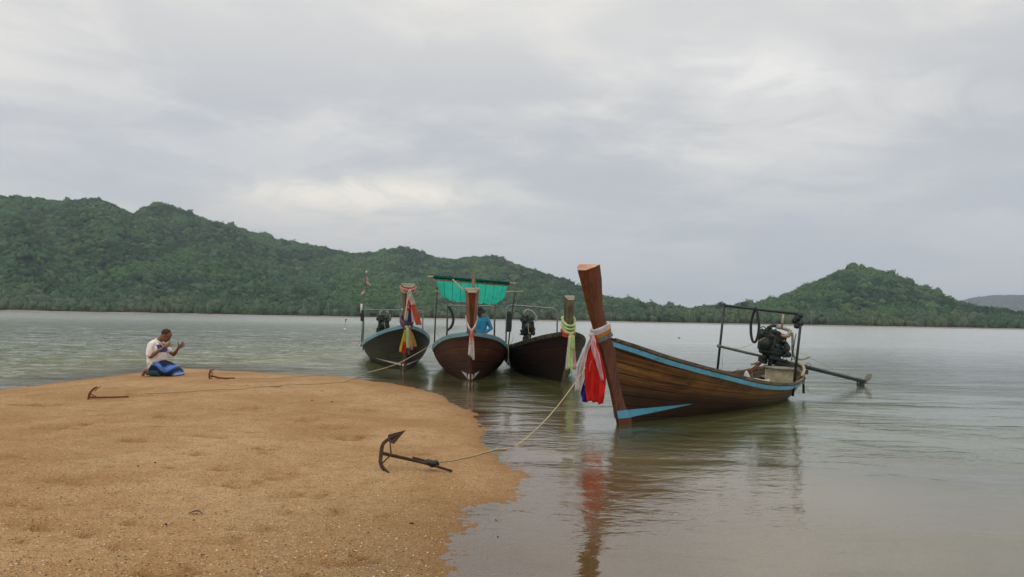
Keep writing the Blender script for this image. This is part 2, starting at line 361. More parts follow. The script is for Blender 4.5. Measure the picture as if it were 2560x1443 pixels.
# ------------------------------------------------------------------ sandbar, sea bed, water
SHORE = [(-9.65,14.06),(-9.58,15.8),(-9.37,17.8),(-9.2,19.4),(-8.94,20.3),(-8.3,20.1),(-7.96,19.8),(-6.65,19.4),(-5.83,18.8),(-4.84,18.85),(-4.27,18.6),(-3.77,18.1),(-3.16,17.4),(-2.37,16.55),(-1.76,15.5),(-1.25,14.4),(-1.05,13.4),(-.61,12.1),(-.28,10.6),(-.27,9.7),(-.17,8.6),(-.03,7.9),(.19,7.4),(.21,6.87),(.02,6.4),(-.23,6.06),(-.27,5.7),(-.31,5.4),(-.33,4.9),(-.3,4.46),(-.2,3.2),(.3,1.5),(1.2,-2),(5,-8),(8,-25),(-12,-25),(-14,-8),(-13,0),(-12,5),(-10.6,9),(-9.9,12)]
def shore_dist(x, y):
    P = np.array(SHORE); Q = np.roll(P, -1, 0); best = np.full(x.shape, 1e9); ins = np.zeros(x.shape, bool)
    for (ax, ay), (bx, by) in zip(P, Q):
        dx, dy = bx-ax, by-ay; u = np.clip(((x-ax)*dx+(y-ay)*dy)/(dx*dx+dy*dy), 0, 1)
        best = np.minimum(best, np.hypot(x-ax-u*dx, y-ay-u*dy))
        c = ((ay > y) != (by > y)); 
        with np.errstate(divide='ignore', invalid='ignore'): xi = (bx-ax)*(y-ay)/(by-ay if by != ay else 1e-9)+ax
        ins ^= c & (x < xi)
    return np.where(ins, best, -best)
DENTS = []   # x, y, rx, ry, depth, damp
def sand_arr(x, y, detail=True):
    wob = (fbm(x*2.2, y*2.2, 3)-.5)*.24+(fbm(x*9, y*9, 2)-.5)*.10+(fbm(x*30, y*30, 2)-.5)*.03-.05
    d = shore_dist(x, y)+(wob if detail else 0)
    up = .20*(1-np.exp(-np.maximum(d, 0)/3.0))
    s = np.clip((y-6.5)/4.5, 0, 1); s = s*s*(3-2*s); slope = .028+(.12-.028)*s
    slope = np.where(x < -8.5, .16, slope)
    dn = 1.4*(1-np.exp(-np.maximum(-d, 0)*slope/1.4))
    z = up-dn
    damp = np.exp(-np.maximum(z, 0)/.020)*.7
    if detail:
        und = (fbm(x*.8+5, y*.8, 3)-.5)*.05*np.clip(d/1.5, 0, 1)
        z = z+und+(fbm(x*5, y*5, 3)-.5)*.016*np.clip(d*3+.3, .25, 1)+(fbm(x*22, y*22, 2)-.5)*(.005+.007*np.exp(-(d/.25)**2))
        for (cx, cy, rx, ry, dep, dm) in DENTS:
            q = ((x-cx)/rx)**2+((y-cy)/ry)**2+(fbm((x-cx)*9+cx, (y-cy)*9, 3)-.5)*3.0
            g = np.exp(-np.maximum(q, 0)*1.9)*(((x-cx)/rx)**2+((y-cy)/ry)**2 < 9)
            z = z-dep*g; damp = np.maximum(damp, dm*g)
    return z, d, damp
def sand_z(x, y):
    z, _, _ = sand_arr(np.array([float(x)]), np.array([float(y)])); return float(z[0])
def on_sand(px, py):
    z = 0.1
    for _ in range(12):
        p = at_z(px, py, z); z = .5*z+.5*sand_z(p.x, p.y)
    return Vector((p.x, p.y, sand_z(p.x, p.y)))
for px, py, rx, ry, dep, dm in [(335,1097,.17,.10,.028,.5),(492,1127,.15,.09,.028,.5),(232,1311,.10,.06,.022,.7),(345,1284,.10,.06,.02,.8),(110,1006,.45,.16,.03,.7),(55,1005,.3,.1,.02,.5),(205,1062,.16,.08,.02,.4),(240,1040,.1,.08,.015,.4),(405,1043,.25,.1,.018,.3),(760,1041,.2,.12,.024,.5),(830,1056,.2,.12,.022,.45),(880,1078,.25,.14,.024,.5),(660,1110,.2,.1,.02,.4),(670,1121,.1,.07,.015,.5),(560,1158,.15,.09,.02,.4),(600,1190,.22,.12,.02,.4),(700,1170,.15,.1,.02,.4),(725,1210,.14,.08,.018,.5),(800,1210,.08,.06,.018,.7),(700,1250,.14,.05,.018,.5),(830,1245,.12,.07,.02,.5),(430,1160,.10,.04,.016,.6),(270,1165,.06,.04,.016,.6),(90,1255,.2,.06,.018,.4),(100,1300,.2,.08,.02,.45),(60,1337,.1,.04,.014,.5),(330,1338,.13,.06,.02,.5),(370,1350,.05,.04,.015,.5),(420,1395,.2,.1,.02,.5),(560,1320,.14,.06,.02,.6),(520,1245,.1,.05,.014,.3),(610,962,.3,.12,.02,.4),(700,962,.25,.12,.02,.5),(280,963,.2,.1,.02,.5),(275,1010,.2,.1,.02,.4),(150,1070,.3,.14,.02,.3),(620,1020,.4,.2,.02,.25),(900,1015,.3,.16,.02,.3),(1050,1110,.2,.1,.02,.4),(900,1350,.25,.1,.02,.5),(750,1400,.25,.08,.02,.45),(640,1290,.2,.07,.018,.4),(180,1200,.25,.1,.016,.3),(30,1140,.25,.1,.016,.3),(330,988,.10,.08,-.06,.6),(360,990,.2,.08,-.02,.5)]:
    p = at_z(px, py, .15); DENTS.append((p.x, p.y, rx*1.15, ry*1.5, dep*1.7, min(1., dm*1.6)))

m, nt, o = new_mat('coarse_orange_sand'); MT['sand'] = m; c = GEO(nt)
dampA = N(nt, 'ShaderNodeAttribute', attribute_name='damp').outputs['Fac']
big = NOISE(nt, SCALE(nt, c, (1., .8, 0)), .55, 5, .6, .4); mid = NOISE(nt, SCALE(nt, c, (1., 1., 0)), 5, 6, .7)
base = MIX(nt, RAMP(nt, big, .35, .65), (.53, .30, .128), (.71, .455, .235))
base = MIX(nt, RAMP(nt, mid, .42, .66, 0, .45), base, (.44, .225, .08))
sp = N(nt, 'ShaderNodeSeparateXYZ'); nt.links.new(c, sp.inputs[0])
olive = M_(nt, 'MULTIPLY', RAMP(nt, sp.outputs[1], 7.5, 4.2), RAMP(nt, M_(nt, 'ADD', sp.outputs[0], M_(nt, 'MULTIPLY', M_(nt, 'SUBTRACT', big, .5), 3)), -2.3, -.4))
base = MIX(nt, M_(nt, 'MULTIPLY', olive, .75), base, (.36, .245, .11))
g1 = N(nt, 'ShaderNodeTexVoronoi', feature='F1'); g1.inputs['Scale'].default_value = 85; nt.links.new(c, g1.inputs['Vector'])
gs = N(nt, 'ShaderNodeSeparateColor'); nt.links.new(g1.outputs['Color'], gs.inputs[0])
base = MIX(nt, RAMP(nt, gs.outputs[0], .70, .95, 0, .6), base, (.20, .10, .04))
base = MIX(nt, RAMP(nt, gs.outputs[1], .90, .98, 0, .6), base, (.75, .56, .34))
g2 = NOISE(nt, c, 38, 6, .8)
base = MIX(nt, RAMP(nt, g2, .52, .74, 0, .5), base, (.24, .12, .045))
gr = NOISE(nt, SCALE(nt, c, (1., 1.9, 0)), 21, 5, .82, .3); gr2 = NOISE(nt, SCALE(nt, c, (1., 2., 0)), 9, 6, .85, .2)
base = MIX(nt, RAMP(nt, gr, .54, .66, 0, .55), base, (.25, .125, .045)); base = MIX(nt, RAMP(nt, gr, .44, .34, 0, .35), base, (.80, .52, .27)); base = MIX(nt, RAMP(nt, gr2, .56, .68, 0, .4), base, (.30, .15, .055))
pn = NOISE(nt, VM(nt, 'ADD', SCALE(nt, c, (.75, 1.6, 0)), (4, 2, 0)), 1.7, 6, .68, .6)
base = MIX(nt, RAMP(nt, pn, .58, .70, 0, .6), base, (.33, .155, .045))
base = MIX(nt, RAMP(nt, NOISE(nt, SCALE(nt, c, (1., 2.4, 0)), 5.5, 5, .7, .8), .63, .72, 0, .6), base, (.24, .11, .035))
base = MIX(nt, M_(nt, 'MULTIPLY', dampA, .85, clamp=True), base, (.285, .125, .030))
uwf = RAMP(nt, sp.outputs[2], -.005, -.09)
base = MIX(nt, M_(nt, 'MULTIPLY', uwf, .6), base, (.64, .545, .37))
hh = M_(nt, 'ADD', M_(nt, 'MULTIPLY', NOISE(nt, c, 55, 5, .75), 1.), M_(nt, 'MULTIPLY', g1.outputs['Distance'], 12.))
hh = M_(nt, 'ADD', M_(nt, 'MULTIPLY', hh, .5), M_(nt, 'MULTIPLY', mid, 1.2))
PBSDF(nt, o, base, RAMP(nt, dampA, 0, 1, .95, .6), 0, BUMP(nt, hh, .75, .012), .2)

def axis(parts):
    o = []
    for a, b, n in parts: o += list(np.linspace(a, b, n, endpoint=False))
    return np.array(o+[parts[-1][1]])
xs = axis([(-70, -16, 14), (-16, -10, 50), (-10, -3.5, 200), (-3.5, .6, 230), (.6, 4, 60), (4, 12, 40), (12, 70, 14)])
ys = axis([(-40, 0, 16), (0, 3, 20), (3, 6, 200), (6, 10, 160), (10, 16, 150), (16, 22, 100), (22, 34, 24), (34, 90, 12)])
X, Y = np.meshgrid(xs, ys); Z, D, DM = sand_arr(X, Y)
sand = grid_mesh('sandbar', X, Y, Z, MT['sand'], {'damp': DM}, 'structure')

xs = axis([(-6000, -1200, 10), (-1200, -150, 20), (-150, -40, 26), (-40, -20, 50), (-20, -10.5, 70), (-10.5, -3, 90), (-3, 4, 140), (4, 20, 50), (20, 150, 26), (150, 1200, 20), (1200, 6000, 10)])
ys = axis([(-150, -20, 10), (-20, 3, 30), (3, 12, 160), (12, 20, 110), (20, 44, 230), (44, 90, 150), (90, 400, 40), (400, 5900, 12)])
X, Y = np.meshgrid(xs, ys); zs, d, _ = sand_arr(X, Y)
near_ = (np.abs(X) < 65) & (Y < 85) & (Y > -35)
depth = np.where(near_, np.maximum(-zs, 0), 1.3)
MURK = 1-np.exp(-depth/.55)
m, nt, o = new_mat('bay_water'); c = GEO(nt)
mk = N(nt, 'ShaderNodeAttribute', attribute_name='murk').outputs['Fac']
calm = N(nt, 'ShaderNodeAttribute', attribute_name='calm').outputs['Fac']
s1 = NOISE(nt, SCALE(nt, c, (1.0, 1.5, 0)), 2.6, 3, .5, .3)
s2 = NOISE(nt, SCALE(nt, c, (1.0, 1.9, 0)), 9., 3, .55, .2)
s3 = NOISE(nt, SCALE(nt, c, (.55, 1.3, 0)), .7, 2, .5, .2)
patch = RAMP(nt, NOISE(nt, SCALE(nt, c, (.35, .9, 0)), .55, 3, .5, .6), .38, .62, .25, 1.)
hgt = M_(nt, 'ADD', M_(nt, 'MULTIPLY', s1, .060), M_(nt, 'MULTIPLY', s2, .0190))
hgt = M_(nt, 'MULTIPLY', M_(nt, 'MULTIPLY', hgt, patch), calm)
hgt = M_(nt, 'ADD', hgt, M_(nt, 'MULTIPLY', M_(nt, 'MULTIPLY', s3, .05), calm))
s4 = NOISE(nt, SCALE(nt, c, (.36, 1.0, 0)), 1.1, 5, .66, .6); chop = N(nt, 'ShaderNodeAttribute', attribute_name='chop').outputs['Fac']
hgt = M_(nt, 'ADD', hgt, M_(nt, 'MULTIPLY', M_(nt, 'MULTIPLY', s4, .50), chop))
bmp = BUMP(nt, hgt, 1., 1.)
fr = N(nt, 'ShaderNodeFresnel'); fr.inputs[0].default_value = 1.42; nt.links.new(bmp, fr.inputs['Normal'])
gl = N(nt, 'ShaderNodeBsdfGlossy'); gl.inputs['Color'].default_value = (.93, .93, .93, 1); nt.links.new(N(nt, 'ShaderNodeAttribute', attribute_name='unres').outputs['Fac'], gl.inputs['Roughness']); nt.links.new(bmp, gl.inputs['Normal'])
tr = N(nt, 'ShaderNodeBsdfTransparent'); tr.inputs[0].default_value = (.93, .94, .89, 1)
df = N(nt, 'ShaderNodeBsdfDiffuse'); inp(nt, df.inputs[0], MIX(nt, RAMP(nt, mk, .55, 1.), (.160, .175, .064), (.046, .074, .050)))
a = N(nt, 'ShaderNodeMixShader'); nt.links.new(mk, a.inputs[0]); nt.links.new(tr.outputs[0], a.inputs[1]); nt.links.new(df.outputs[0], a.inputs[2])
b = N(nt, 'ShaderNodeMixShader'); nt.links.new(M_(nt, 'POWER', fr.outputs[0], .78), b.inputs[0]); nt.links.new(a.outputs[0], b.inputs[1]); nt.links.new(gl.outputs[0], b.inputs[2])
nt.links.new(b.outputs[0], o.inputs[0])
# wind: choppier west of the spit, calm over the shallow flat
ca = .50+.0*X
ca = ca+ 1.1*np.clip((-5.0-X)/4, 0, 1)*np.clip((Y-10)/6, 0, 1)
ca = ca*np.clip((Y-3.5)/5., .22, 1)
ca = ca*np.clip(1-(Y-35)/160., .5, 1)
cho = .12*np.clip((Y-14)/14, 0, 1)+.9*np.clip((-3.2-X)/5, 0, 1)*np.clip((Y-12)/6, 0, 1)*np.clip(1.35-Y/110., .12, 1)
un = .016+.21*np.clip((Y-10)/40., 0, 1)**.7   # ripples too small to see one by one
un = un*(1-.55*np.clip(cho, 0, 1))
wamp = (.010+.115*np.clip((-3.0-X)/4, 0, 1)*np.clip((Y-12)/5, 0, 1)*np.clip((95-Y)/45, 0, 1)+.03*np.clip((Y-22)/10, 0, 1)*np.clip((90-Y)/40, 0, 1))*np.clip(depth*3, 0, 1)*np.clip((Y-4)/3, 0, 1)*(Y < 92)
wz = ((fbm(X*.42+.12*Y, Y*1.15, 4, .6)-.5)*1.2+(fbm(X*.9-.2*Y+7, Y*2.3, 3, .6)-.5)*.6)*wamp
water = grid_mesh('water', X, Y, wz, m, {'murk': MURK, 'calm': ca, 'unres': un, 'chop': cho}, 'structure')

# ------------------------------------------------------------------ hills
SKY = [(-900,520),(-500,500),(-200,478),(0,492),(60,494),(150,503),(240,497),(275,510),(330,540),(365,520),(395,512),(440,522),(500,548),(560,566),(640,584),(720,608),(790,618),(860,634),(920,636),(1000,620),(1040,628),(1090,648),(1130,654),(1190,646),(1240,648),(1290,664),(1380,694),(1450,722),(1500,742),(1570,755),(1640,768),(1700,776),(1750,772),(1790,766),(1850,768),(1900,762),(1925,752),(2000,724),(2080,690),(2115,672),(2150,667),(2200,677),(2250,697),(2320,727),(2400,757),(2440,766),(2480,770),(2560,786),(2800,790),(3300,770),(4000,760)]
DIST = [(-900,760),(0,720),(300,740),(400,800),(640,840),(860,880),(1000,900),(1240,880),(1450,760),(1570,640),(1700,540),(1800,500),(1925,520),(2150,600),(2400,520),(2560,480),(4000,600)]
sk = np.array(SKY, float); dk = np.array(DIST, float)
TX = []; TZ = []
for x, y in SKY:
    r = ray(x, y); TX.append(r.x); TZ.append(r.z)
DX = [ray(x, 780).x for x, _ in DIST]
def terr(tx, Y):
    el = np.interp(tx, TX, TZ); Dr = np.interp(tx, DX, dk[:, 1])
    Hr = CH+el*Dr-3.6
    foot = 358.+6*(vn(tx*40, tx*0+3)-.5)
    u = (Y-foot)/(Dr-foot)
    uu = np.clip(u, 0, 1)
    g = (fbm(tx*7+3, Y/260., 4)-.5)*2; rid = 1-np.abs(2*fbm(tx*9+Y/900., Y/500.+2, 3)-1)
    prof = uu**1.22+(.34*g+.50*(rid-.78))*uu*(1-uu)*2.2
    z = .45+np.maximum(Hr-.45, 1.)*np.clip(prof, 0, 1)
    back = np.clip((Y-Dr)/(.45*Dr), 0, 1)
    z = np.where(u > 1, .45+np.maximum(Hr-.45, 1.)*(1-back*back*(3-2*back))*.995, z)
    lip = np.clip((Y-346)/8, 0, 1); z = np.where(Y < foot, -.5+.95*lip, z)
    return z
tx = np.linspace(-1.5, 1.5, 700); yy = axis([(340, 360, 16), (360, 1000, 150), (1000, 1450, 16)])
TXg, Yg = np.meshgrid(tx, yy); Zg = terr(TXg, Yg)
m, nt, o = new_mat('forest_floor_and_mud'); c = GEO(nt); s = N(nt, 'ShaderNodeSeparateXYZ'); nt.links.new(c, s.inputs[0])
mud = MIX(nt, RAMP(nt, NOISE(nt, SCALE(nt, c, (.05, .5, 1)), 1., 5), .4, .6), (.16, .145, .115), (.27, .235, .185))
grn = MIX(nt, NOISE(nt, c, .3, 5), (.018, .05, .022), (.04, .09, .032))
PBSDF(nt, o, MIX(nt, RAMP(nt, s.outputs[1], 356, 362), mud, grn), .95, 0, None, .1)
grid_mesh('hills', TXg*Yg, Yg, Zg, m, None, 'structure')
FT = [(2200,790),(2340,768),(2400,758),(2440,749),(2480,744),(2520,743),(2560,744),(2700,738),(2900,748),(3300,760)]
ftx = np.linspace(ray(2100,780).x, ray(3500,780).x, 260); fy = np.linspace(2300, 3600, 60); A, B = np.meshgrid(ftx, fy)
el = np.interp(A, [ray(*q).x for q in FT], [ray(*q).z for q in FT]); Hf = (CH+el*2800); pf = np.clip(1-np.abs(B-2800)/500., 0, 1)
Zf = -2+Hf*np.sin(pf*math.pi/2)+(fbm(A*300, B/12., 3)-.5)*14*(pf > 0)
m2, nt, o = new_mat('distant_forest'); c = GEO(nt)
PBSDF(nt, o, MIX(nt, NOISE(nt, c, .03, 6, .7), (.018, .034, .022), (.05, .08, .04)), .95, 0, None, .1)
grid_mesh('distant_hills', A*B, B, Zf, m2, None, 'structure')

# canopy: crown templates scattered over the hills (forest one cannot count)
def m_leaf(name, c1, c2, c3):
    m, nt, o = new_mat(name); c = GEO(nt)
    t = N(nt, 'ShaderNodeAttribute', attribute_name='tint', attribute_type='INSTANCER').outputs['Fac']
    fine = NOISE(nt, c, .9, 5, .7); bigp = NOISE(nt, SCALE(nt, c, (1, .5, 1.4)), .011, 4, .55, .8)
    cc = MIX(nt, RAMP(nt, bigp, .43, .56), c1, c2)
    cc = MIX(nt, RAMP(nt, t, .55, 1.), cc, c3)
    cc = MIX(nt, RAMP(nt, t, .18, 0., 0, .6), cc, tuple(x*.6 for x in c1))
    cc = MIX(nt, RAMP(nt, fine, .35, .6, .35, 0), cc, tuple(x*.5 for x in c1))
    PBSDF(nt, o, cc, .75, 0, BUMP(nt, NOISE(nt, c, 2.2, 4, .7), .5, .4), .15); return m
def crown_mesh(name, seed, flat, leaves, mat, lump=.34, ls=.14):
    rn = random.Random(seed); mb = MB(); off = Vector((rn.random()*50, rn.random()*50, 0)); rings = []
    n, mm = 18, 11
    def rad(d): return 1+lump*(noise.noise(d*1.7+off)*1.1+noise.noise(d*4.2+off)*.55)
    for i in range(mm+1):
        th = math.pi*(i+.02)/(mm+.04); ring = []
        for k in range(n):
            a = 2*math.pi*k/n; d = Vector((math.sin(th)*math.cos(a), math.sin(th)*math.sin(a), -math.cos(th)))
            q = d*rad(d)*.92; ring.append((q.x, q.y, q.z*flat+.3*flat))
        rings.append(ring)
    mb.loft(rings); mb.smooth = False
    for _ in range(leaves):
        d = Vector((rn.gauss(0, 1), rn.gauss(0, 1), rn.gauss(0, 1)+.5)).normalized(); q = d*rad(d)*rn.uniform(.86, 1.16)
        p = Vector((q.x, q.y, q.z*flat+.3*flat)); a = Vector((rn.gauss(0, 1), rn.gauss(0, 1), rn.gauss(0, .6))).normalized(); b = a.cross(d).normalized()
        s_ = ls*rn.uniform(.6, 1.5); mb.add([p-a*s_, p+b*s_*.7, p+a*s_, p-b*s_*.6], [(0, 1, 2, 3)])
    me = bpy.data.meshes.new(name); me.from_pydata(mb.v, [], mb.f); me.materials.append(mat)
    me.polygons.foreach_set('use_smooth', mb.sm); me.update(); return me
def canopy(name, P, S, RZ, T, V, meshes, label, cat):
    """one stuff object: crowns placed on points by geometry nodes"""
    me = bpy.data.meshes.new(name); me.vertices.add(len(P)); me.vertices.foreach_set('co', np.asarray(P, float).ravel())
    for k, arr, ty in (('tint', T, 'FLOAT'), ('rz', RZ, 'FLOAT'), ('which', V, 'INT')):
        at = me.attributes.new(k, ty, 'POINT'); at.data.foreach_set('value', np.asarray(arr, np.int32 if ty == 'INT' else np.float32))
    at = me.attributes.new('sc3', 'FLOAT_VECTOR', 'POINT'); at.data.foreach_set('vector', np.asarray(S, np.float32).ravel())
    o = bpy.data.objects.new(name, me); COL.objects.link(o); props(o, label, cat, None, 'stuff')
    tc = bpy.data.collections.new(name+'_crowns')
    for i, t in enumerate(meshes):
        c_ = bpy.data.objects.new('crown_%d' % i, t); tc.objects.link(c_)
    g = bpy.data.node_groups.new(name, 'GeometryNodeTree'); g.interface.new_socket('Geometry', in_out='INPUT', socket_type='NodeSocketGeometry'); g.interface.new_socket('Geometry', in_out='OUTPUT', socket_type='NodeSocketGeometry')
    gi = g.nodes.new('NodeGroupInput'); go = g.nodes.new('NodeGroupOutput'); ip = g.nodes.new('GeometryNodeInstanceOnPoints')
    ci = g.nodes.new('GeometryNodeCollectionInfo'); ci.inputs['Collection'].default_value = tc; ci.inputs['Separate Children'].default_value = True; ci.inputs['Reset Children'].default_value = True
    def na(nm, ty):
        q = g.nodes.new('GeometryNodeInputNamedAttribute'); q.data_type = ty; q.inputs[0].default_value = nm
        return [s_ for s_ in q.outputs if s_.enabled and s_.name == 'Attribute'][0]
    g.links.new(gi.outputs[0], ip.inputs['Points']); g.links.new(ci.outputs[0], ip.inputs['Instance']); ip.inputs['Pick Instance'].default_value = True
    g.links.new(na('which', 'INT'), ip.inputs['Instance Index']); g.links.new(na('sc3', 'FLOAT_VECTOR'), ip.inputs['Scale'])
    cx = g.nodes.new('ShaderNodeCombineXYZ'); g.links.new(na('rz', 'FLOAT'), cx.inputs[2]); g.links.new(cx.outputs[0], ip.inputs['Rotation'])
    g.links.new(ip.outputs[0], go.inputs[0]); md = o.modifiers.new('scatter', 'NODES'); md.node_group = g
    return o
LEAF = m_leaf('hill_foliage', (.014, .050, .027), (.054, .124, .042), (.074, .134, .056))
MANG = m_leaf('mangrove_foliage', (.044, .090, .047), (.074, .118, .058), (.108, .128, .084))
tmpl = [crown_mesh('crown_mesh', s_, fl, 90, LEAF) for s_, fl in ((1, .8), (2, .95), (3, .65), (4, 1.05), (5, .75), (6, .9))]
tmplm = [crown_mesh('bush_mesh', s_+20, fl, 130, MANG, .5, .12) for s_, fl in ((1, 1.), (2, 1.2), (3, .9), (4, 1.1))]
n = 62000
t_ = RNG.uniform(-.98, .92, n*2); y_ = np.sqrt(RNG.uniform(362**2, 1000**2, n*2)); Dr = np.interp(t_, DX, dk[:, 1])
k_ = y_ < Dr*1.04; t_, y_, Dr = t_[k_][:n], y_[k_][:n], Dr[k_][:n]
s_ = (1.7+2.6*RNG.rand(len(t_))**2.5)*np.interp(y_, [360, 480, 900], [.62, .85, 1.12]); big_ = RNG.rand(len(t_)) < .05; s_ = np.where(big_, s_*1.5, s_)
z_ = terr(t_, y_)
P = np.stack([t_*y_, y_, z_+s_*.25], 1)
S = np.stack([s_, s_*RNG.uniform(.85, 1.15, len(s_)), s_*RNG.uniform(.75, 1.15, len(s_))], 1)
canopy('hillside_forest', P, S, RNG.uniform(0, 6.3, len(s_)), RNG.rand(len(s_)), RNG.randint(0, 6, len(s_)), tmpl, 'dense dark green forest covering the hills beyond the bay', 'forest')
n = 3400
t_ = RNG.uniform(-.98, .92, n); y_ = 359+np.abs(RNG.normal(0, 12, n)); s_ = RNG.uniform(1.3, 2.6, n); z_ = terr(t_, y_)
zz = z_+RNG.uniform(.5, 3.4, n)*np.clip((y_-357)/7, .3, 1)
P = np.stack([t_*y_, y_, zz], 1); S = np.stack([s_, s_, s_*RNG.uniform(.8, 1.3, n)], 1)
canopy('mangrove_thicket', P, S, RNG.uniform(0, 6.3, n), RNG.rand(n), RNG.randint(0, 4, n), tmplm, 'low grey-green mangrove thicket along the far mud shore', 'mangroves')
n = 2600
t_ = RNG.uniform(ray(2330,780).x, ray(2750,780).x, n); y_ = RNG.uniform(2350, 2830, n); el = np.interp(t_, [ray(*q).x for q in FT], [ray(*q).z for q in FT])
z_ = -2+(CH+el*2800)*np.sin(np.clip(1-np.abs(y_-2800)/500., 0, 1)*math.pi/2); s_ = RNG.uniform(7, 13, n)
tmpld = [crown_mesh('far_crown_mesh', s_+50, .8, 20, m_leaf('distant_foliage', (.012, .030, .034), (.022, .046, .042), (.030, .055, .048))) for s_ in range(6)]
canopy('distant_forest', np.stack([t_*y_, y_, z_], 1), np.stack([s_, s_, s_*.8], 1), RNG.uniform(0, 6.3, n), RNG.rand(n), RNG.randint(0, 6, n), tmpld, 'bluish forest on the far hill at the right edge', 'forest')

# single trees that stand out of the wood
BARK = m_simple('pale_bark', (.20, .19, .16), .9, 0, .3, 3., .5, .05, .1)
DBARK = m_simple('dark_bark', (.05, .045, .035), .9, 0, .3, 3., .5, .05, .1)
TLEAF = m_leaf('tree_foliage', (.018, .042, .020), (.03, .06, .025), (.05, .08, .035))
PLEAF = m_leaf('pale_tree_foliage', (.10, .115, .07), (.13, .14, .09), (.17, .17, .12))
def tree(px, py, Y, h, cr_w, label, kind='round', pale=False, seed=0):
    top = at_y(px, py, Y); base = Vector((top.x, top.y, top.z-h)); rn = random.Random(seed+5)
    t = thing('tree', label, 'tree', base); mb = MB()
    mb.tube(spline([base, base+Vector((.1*h*.3, 0, h*.4)), base+Vector((0, 0, h*.8))], 3), [h*.035*(1-.1*i) for i in range(7)], 7)
    tips = []
    for i in range(9):
        a = rn.uniform(0, 6.28); z0 = h*rn.uniform(.35, .7); r = cr_w*rn.uniform(.35, .8); p1 = base+Vector((math.cos(a)*r, math.sin(a)*r, z0+h*rn.uniform(.1, .28)))
        mb.tube([base+Vector((0, 0, z0)), (base+Vector((0, 0, z0))).lerp(p1, .5)+Vector((0, 0, .2)), p1], [h*.015, h*.011, h*.006], 5); tips.append(p1)
    mb.build('trunk', BARK if pale else DBARK, t)
    cb = MB(); cb.smooth = False
    for tp in tips+[base+Vector((0, 0, h*.85))]*2:
        for _ in range(70 if not pale else 34):
            q = Vector((rn.gauss(0, 1), rn.gauss(0, 1), rn.gauss(0, .6 if kind == 'flat' else .8)))*cr_w*.24
            p = tp+q; p.z = min(p.z, top.z) if kind != 'flat' else min(max(p.z, top.z-h*.22), top.z)
            a = Vector((rn.gauss(0, 1), rn.gauss(0, 1), rn.gauss(0, .6))).normalized(); b = a.orthogonal().normalized(); s_ = cr_w*.10*rn.uniform(.5, 1.3)
            cb.add([p-a*s_, p+b*s_*.7, p+a*s_, p-b*s_*.7], [(0, 1, 2, 3)])
    cb.build('crown', PLEAF if pale else TLEAF, t, smooth=False)
tree(397, 505, 795, 11, 3.4, 'dark tree standing up on the pointed peak of the left hill', seed=1)
tree(1571, 748, 600, 9, 4.0, 'pale thin-leaved tree above the low slope right of the tall prow', pale=True, seed=2)
tree(1701, 765, 520, 8, 2.6, 'flat-topped tree at the lowest dip of the skyline', 'flat', seed=3)
tree(2224, 676, 596, 8, 1.3, 'slim dark tree just right of the peak of the cone-shaped hill', seed=4)
tree(2035, 708, 545, 9, 2.6, 'dark tree on the left shoulder of the cone-shaped hill', seed=5)
tree(2275, 700, 590, 9, 2.2, 'dark bushy tree on the right shoulder of the cone-shaped hill', seed=6)
tree(1800, 753, 470, 10, 3., 'tall dark tree at the low skyline, above the left post of the near boat frame', seed=7)
tree(1858, 756, 470, 9, 4., 'broad dark tree on the low skyline above the black steel frame', seed=8)
tree(723, 608, 842, 9, 3., 'dark tree jutting from the long ridge above the kneeling man and left boat', seed=9)
tree(35, 490, 716, 9, 3., 'dark tree on the crest of the leftmost hill', seed=10)
ORD = ['leftmost', 'second from the left', 'third from the left', 'fourth from the left', 'fifth from the left', 'sixth from the left', 'sixth from the right', 'fifth from the right', 'fourth from the right', 'third from the right', 'second from the right', 'rightmost']
BT = sorted([p_[0] for p_ in [(517, 0), (403, 0), (637, 0), (822, 0), (110, 0), (1724, 0), (2028, 0), (2182, 0), (1330, 0), (1530, 0), (700, 0), (1800, 0)]])
for i, (px, hgt_) in enumerate([(517, 5.5), (403, 4.5), (637, 5), (822, 7), (110, 5.5), (1724, 6.5), (2028, 6), (2182, 5), (1330, 5), (1530, 5), (700, 4.5), (1800, 5)]):
    b_ = at_z(px, 790, .6); Yb = 356.5+1.2*(i % 3); b_ = at_y(px, 790, Yb); b_.z = .5; rn = random.Random(i+40)
    t = thing('bare_tree', 'pale bare trunk before the mangroves of the far shore, '+ORD[BT.index(px)], 'dead tree', b_, group='bare pale trunks along the far mangrove shore'); mb = MB()
    tp = b_+Vector((rn.uniform(-.6, .6), 0, hgt_)); mb.tube([b_, b_.lerp(tp, .5)+Vector((rn.uniform(-.3, .3), 0, 0)), tp], [.13, .10, .04], 6); mb.build('trunk', BARK, t)
    for k in range(3):
        mb = MB(); p0 = b_.lerp(tp, rn.uniform(.35, .75)); p1 = p0+Vector((rn.choice((-1, 1))*rn.uniform(.6, 1.4), rn.uniform(-.3, .3), rn.uniform(.8, 1.8))); mb.tube([p0, p0.lerp(p1, .5)+Vector((0, 0, -.1)), p1], [.06, .045, .02], 5); mb.build('branch', BARK, t)
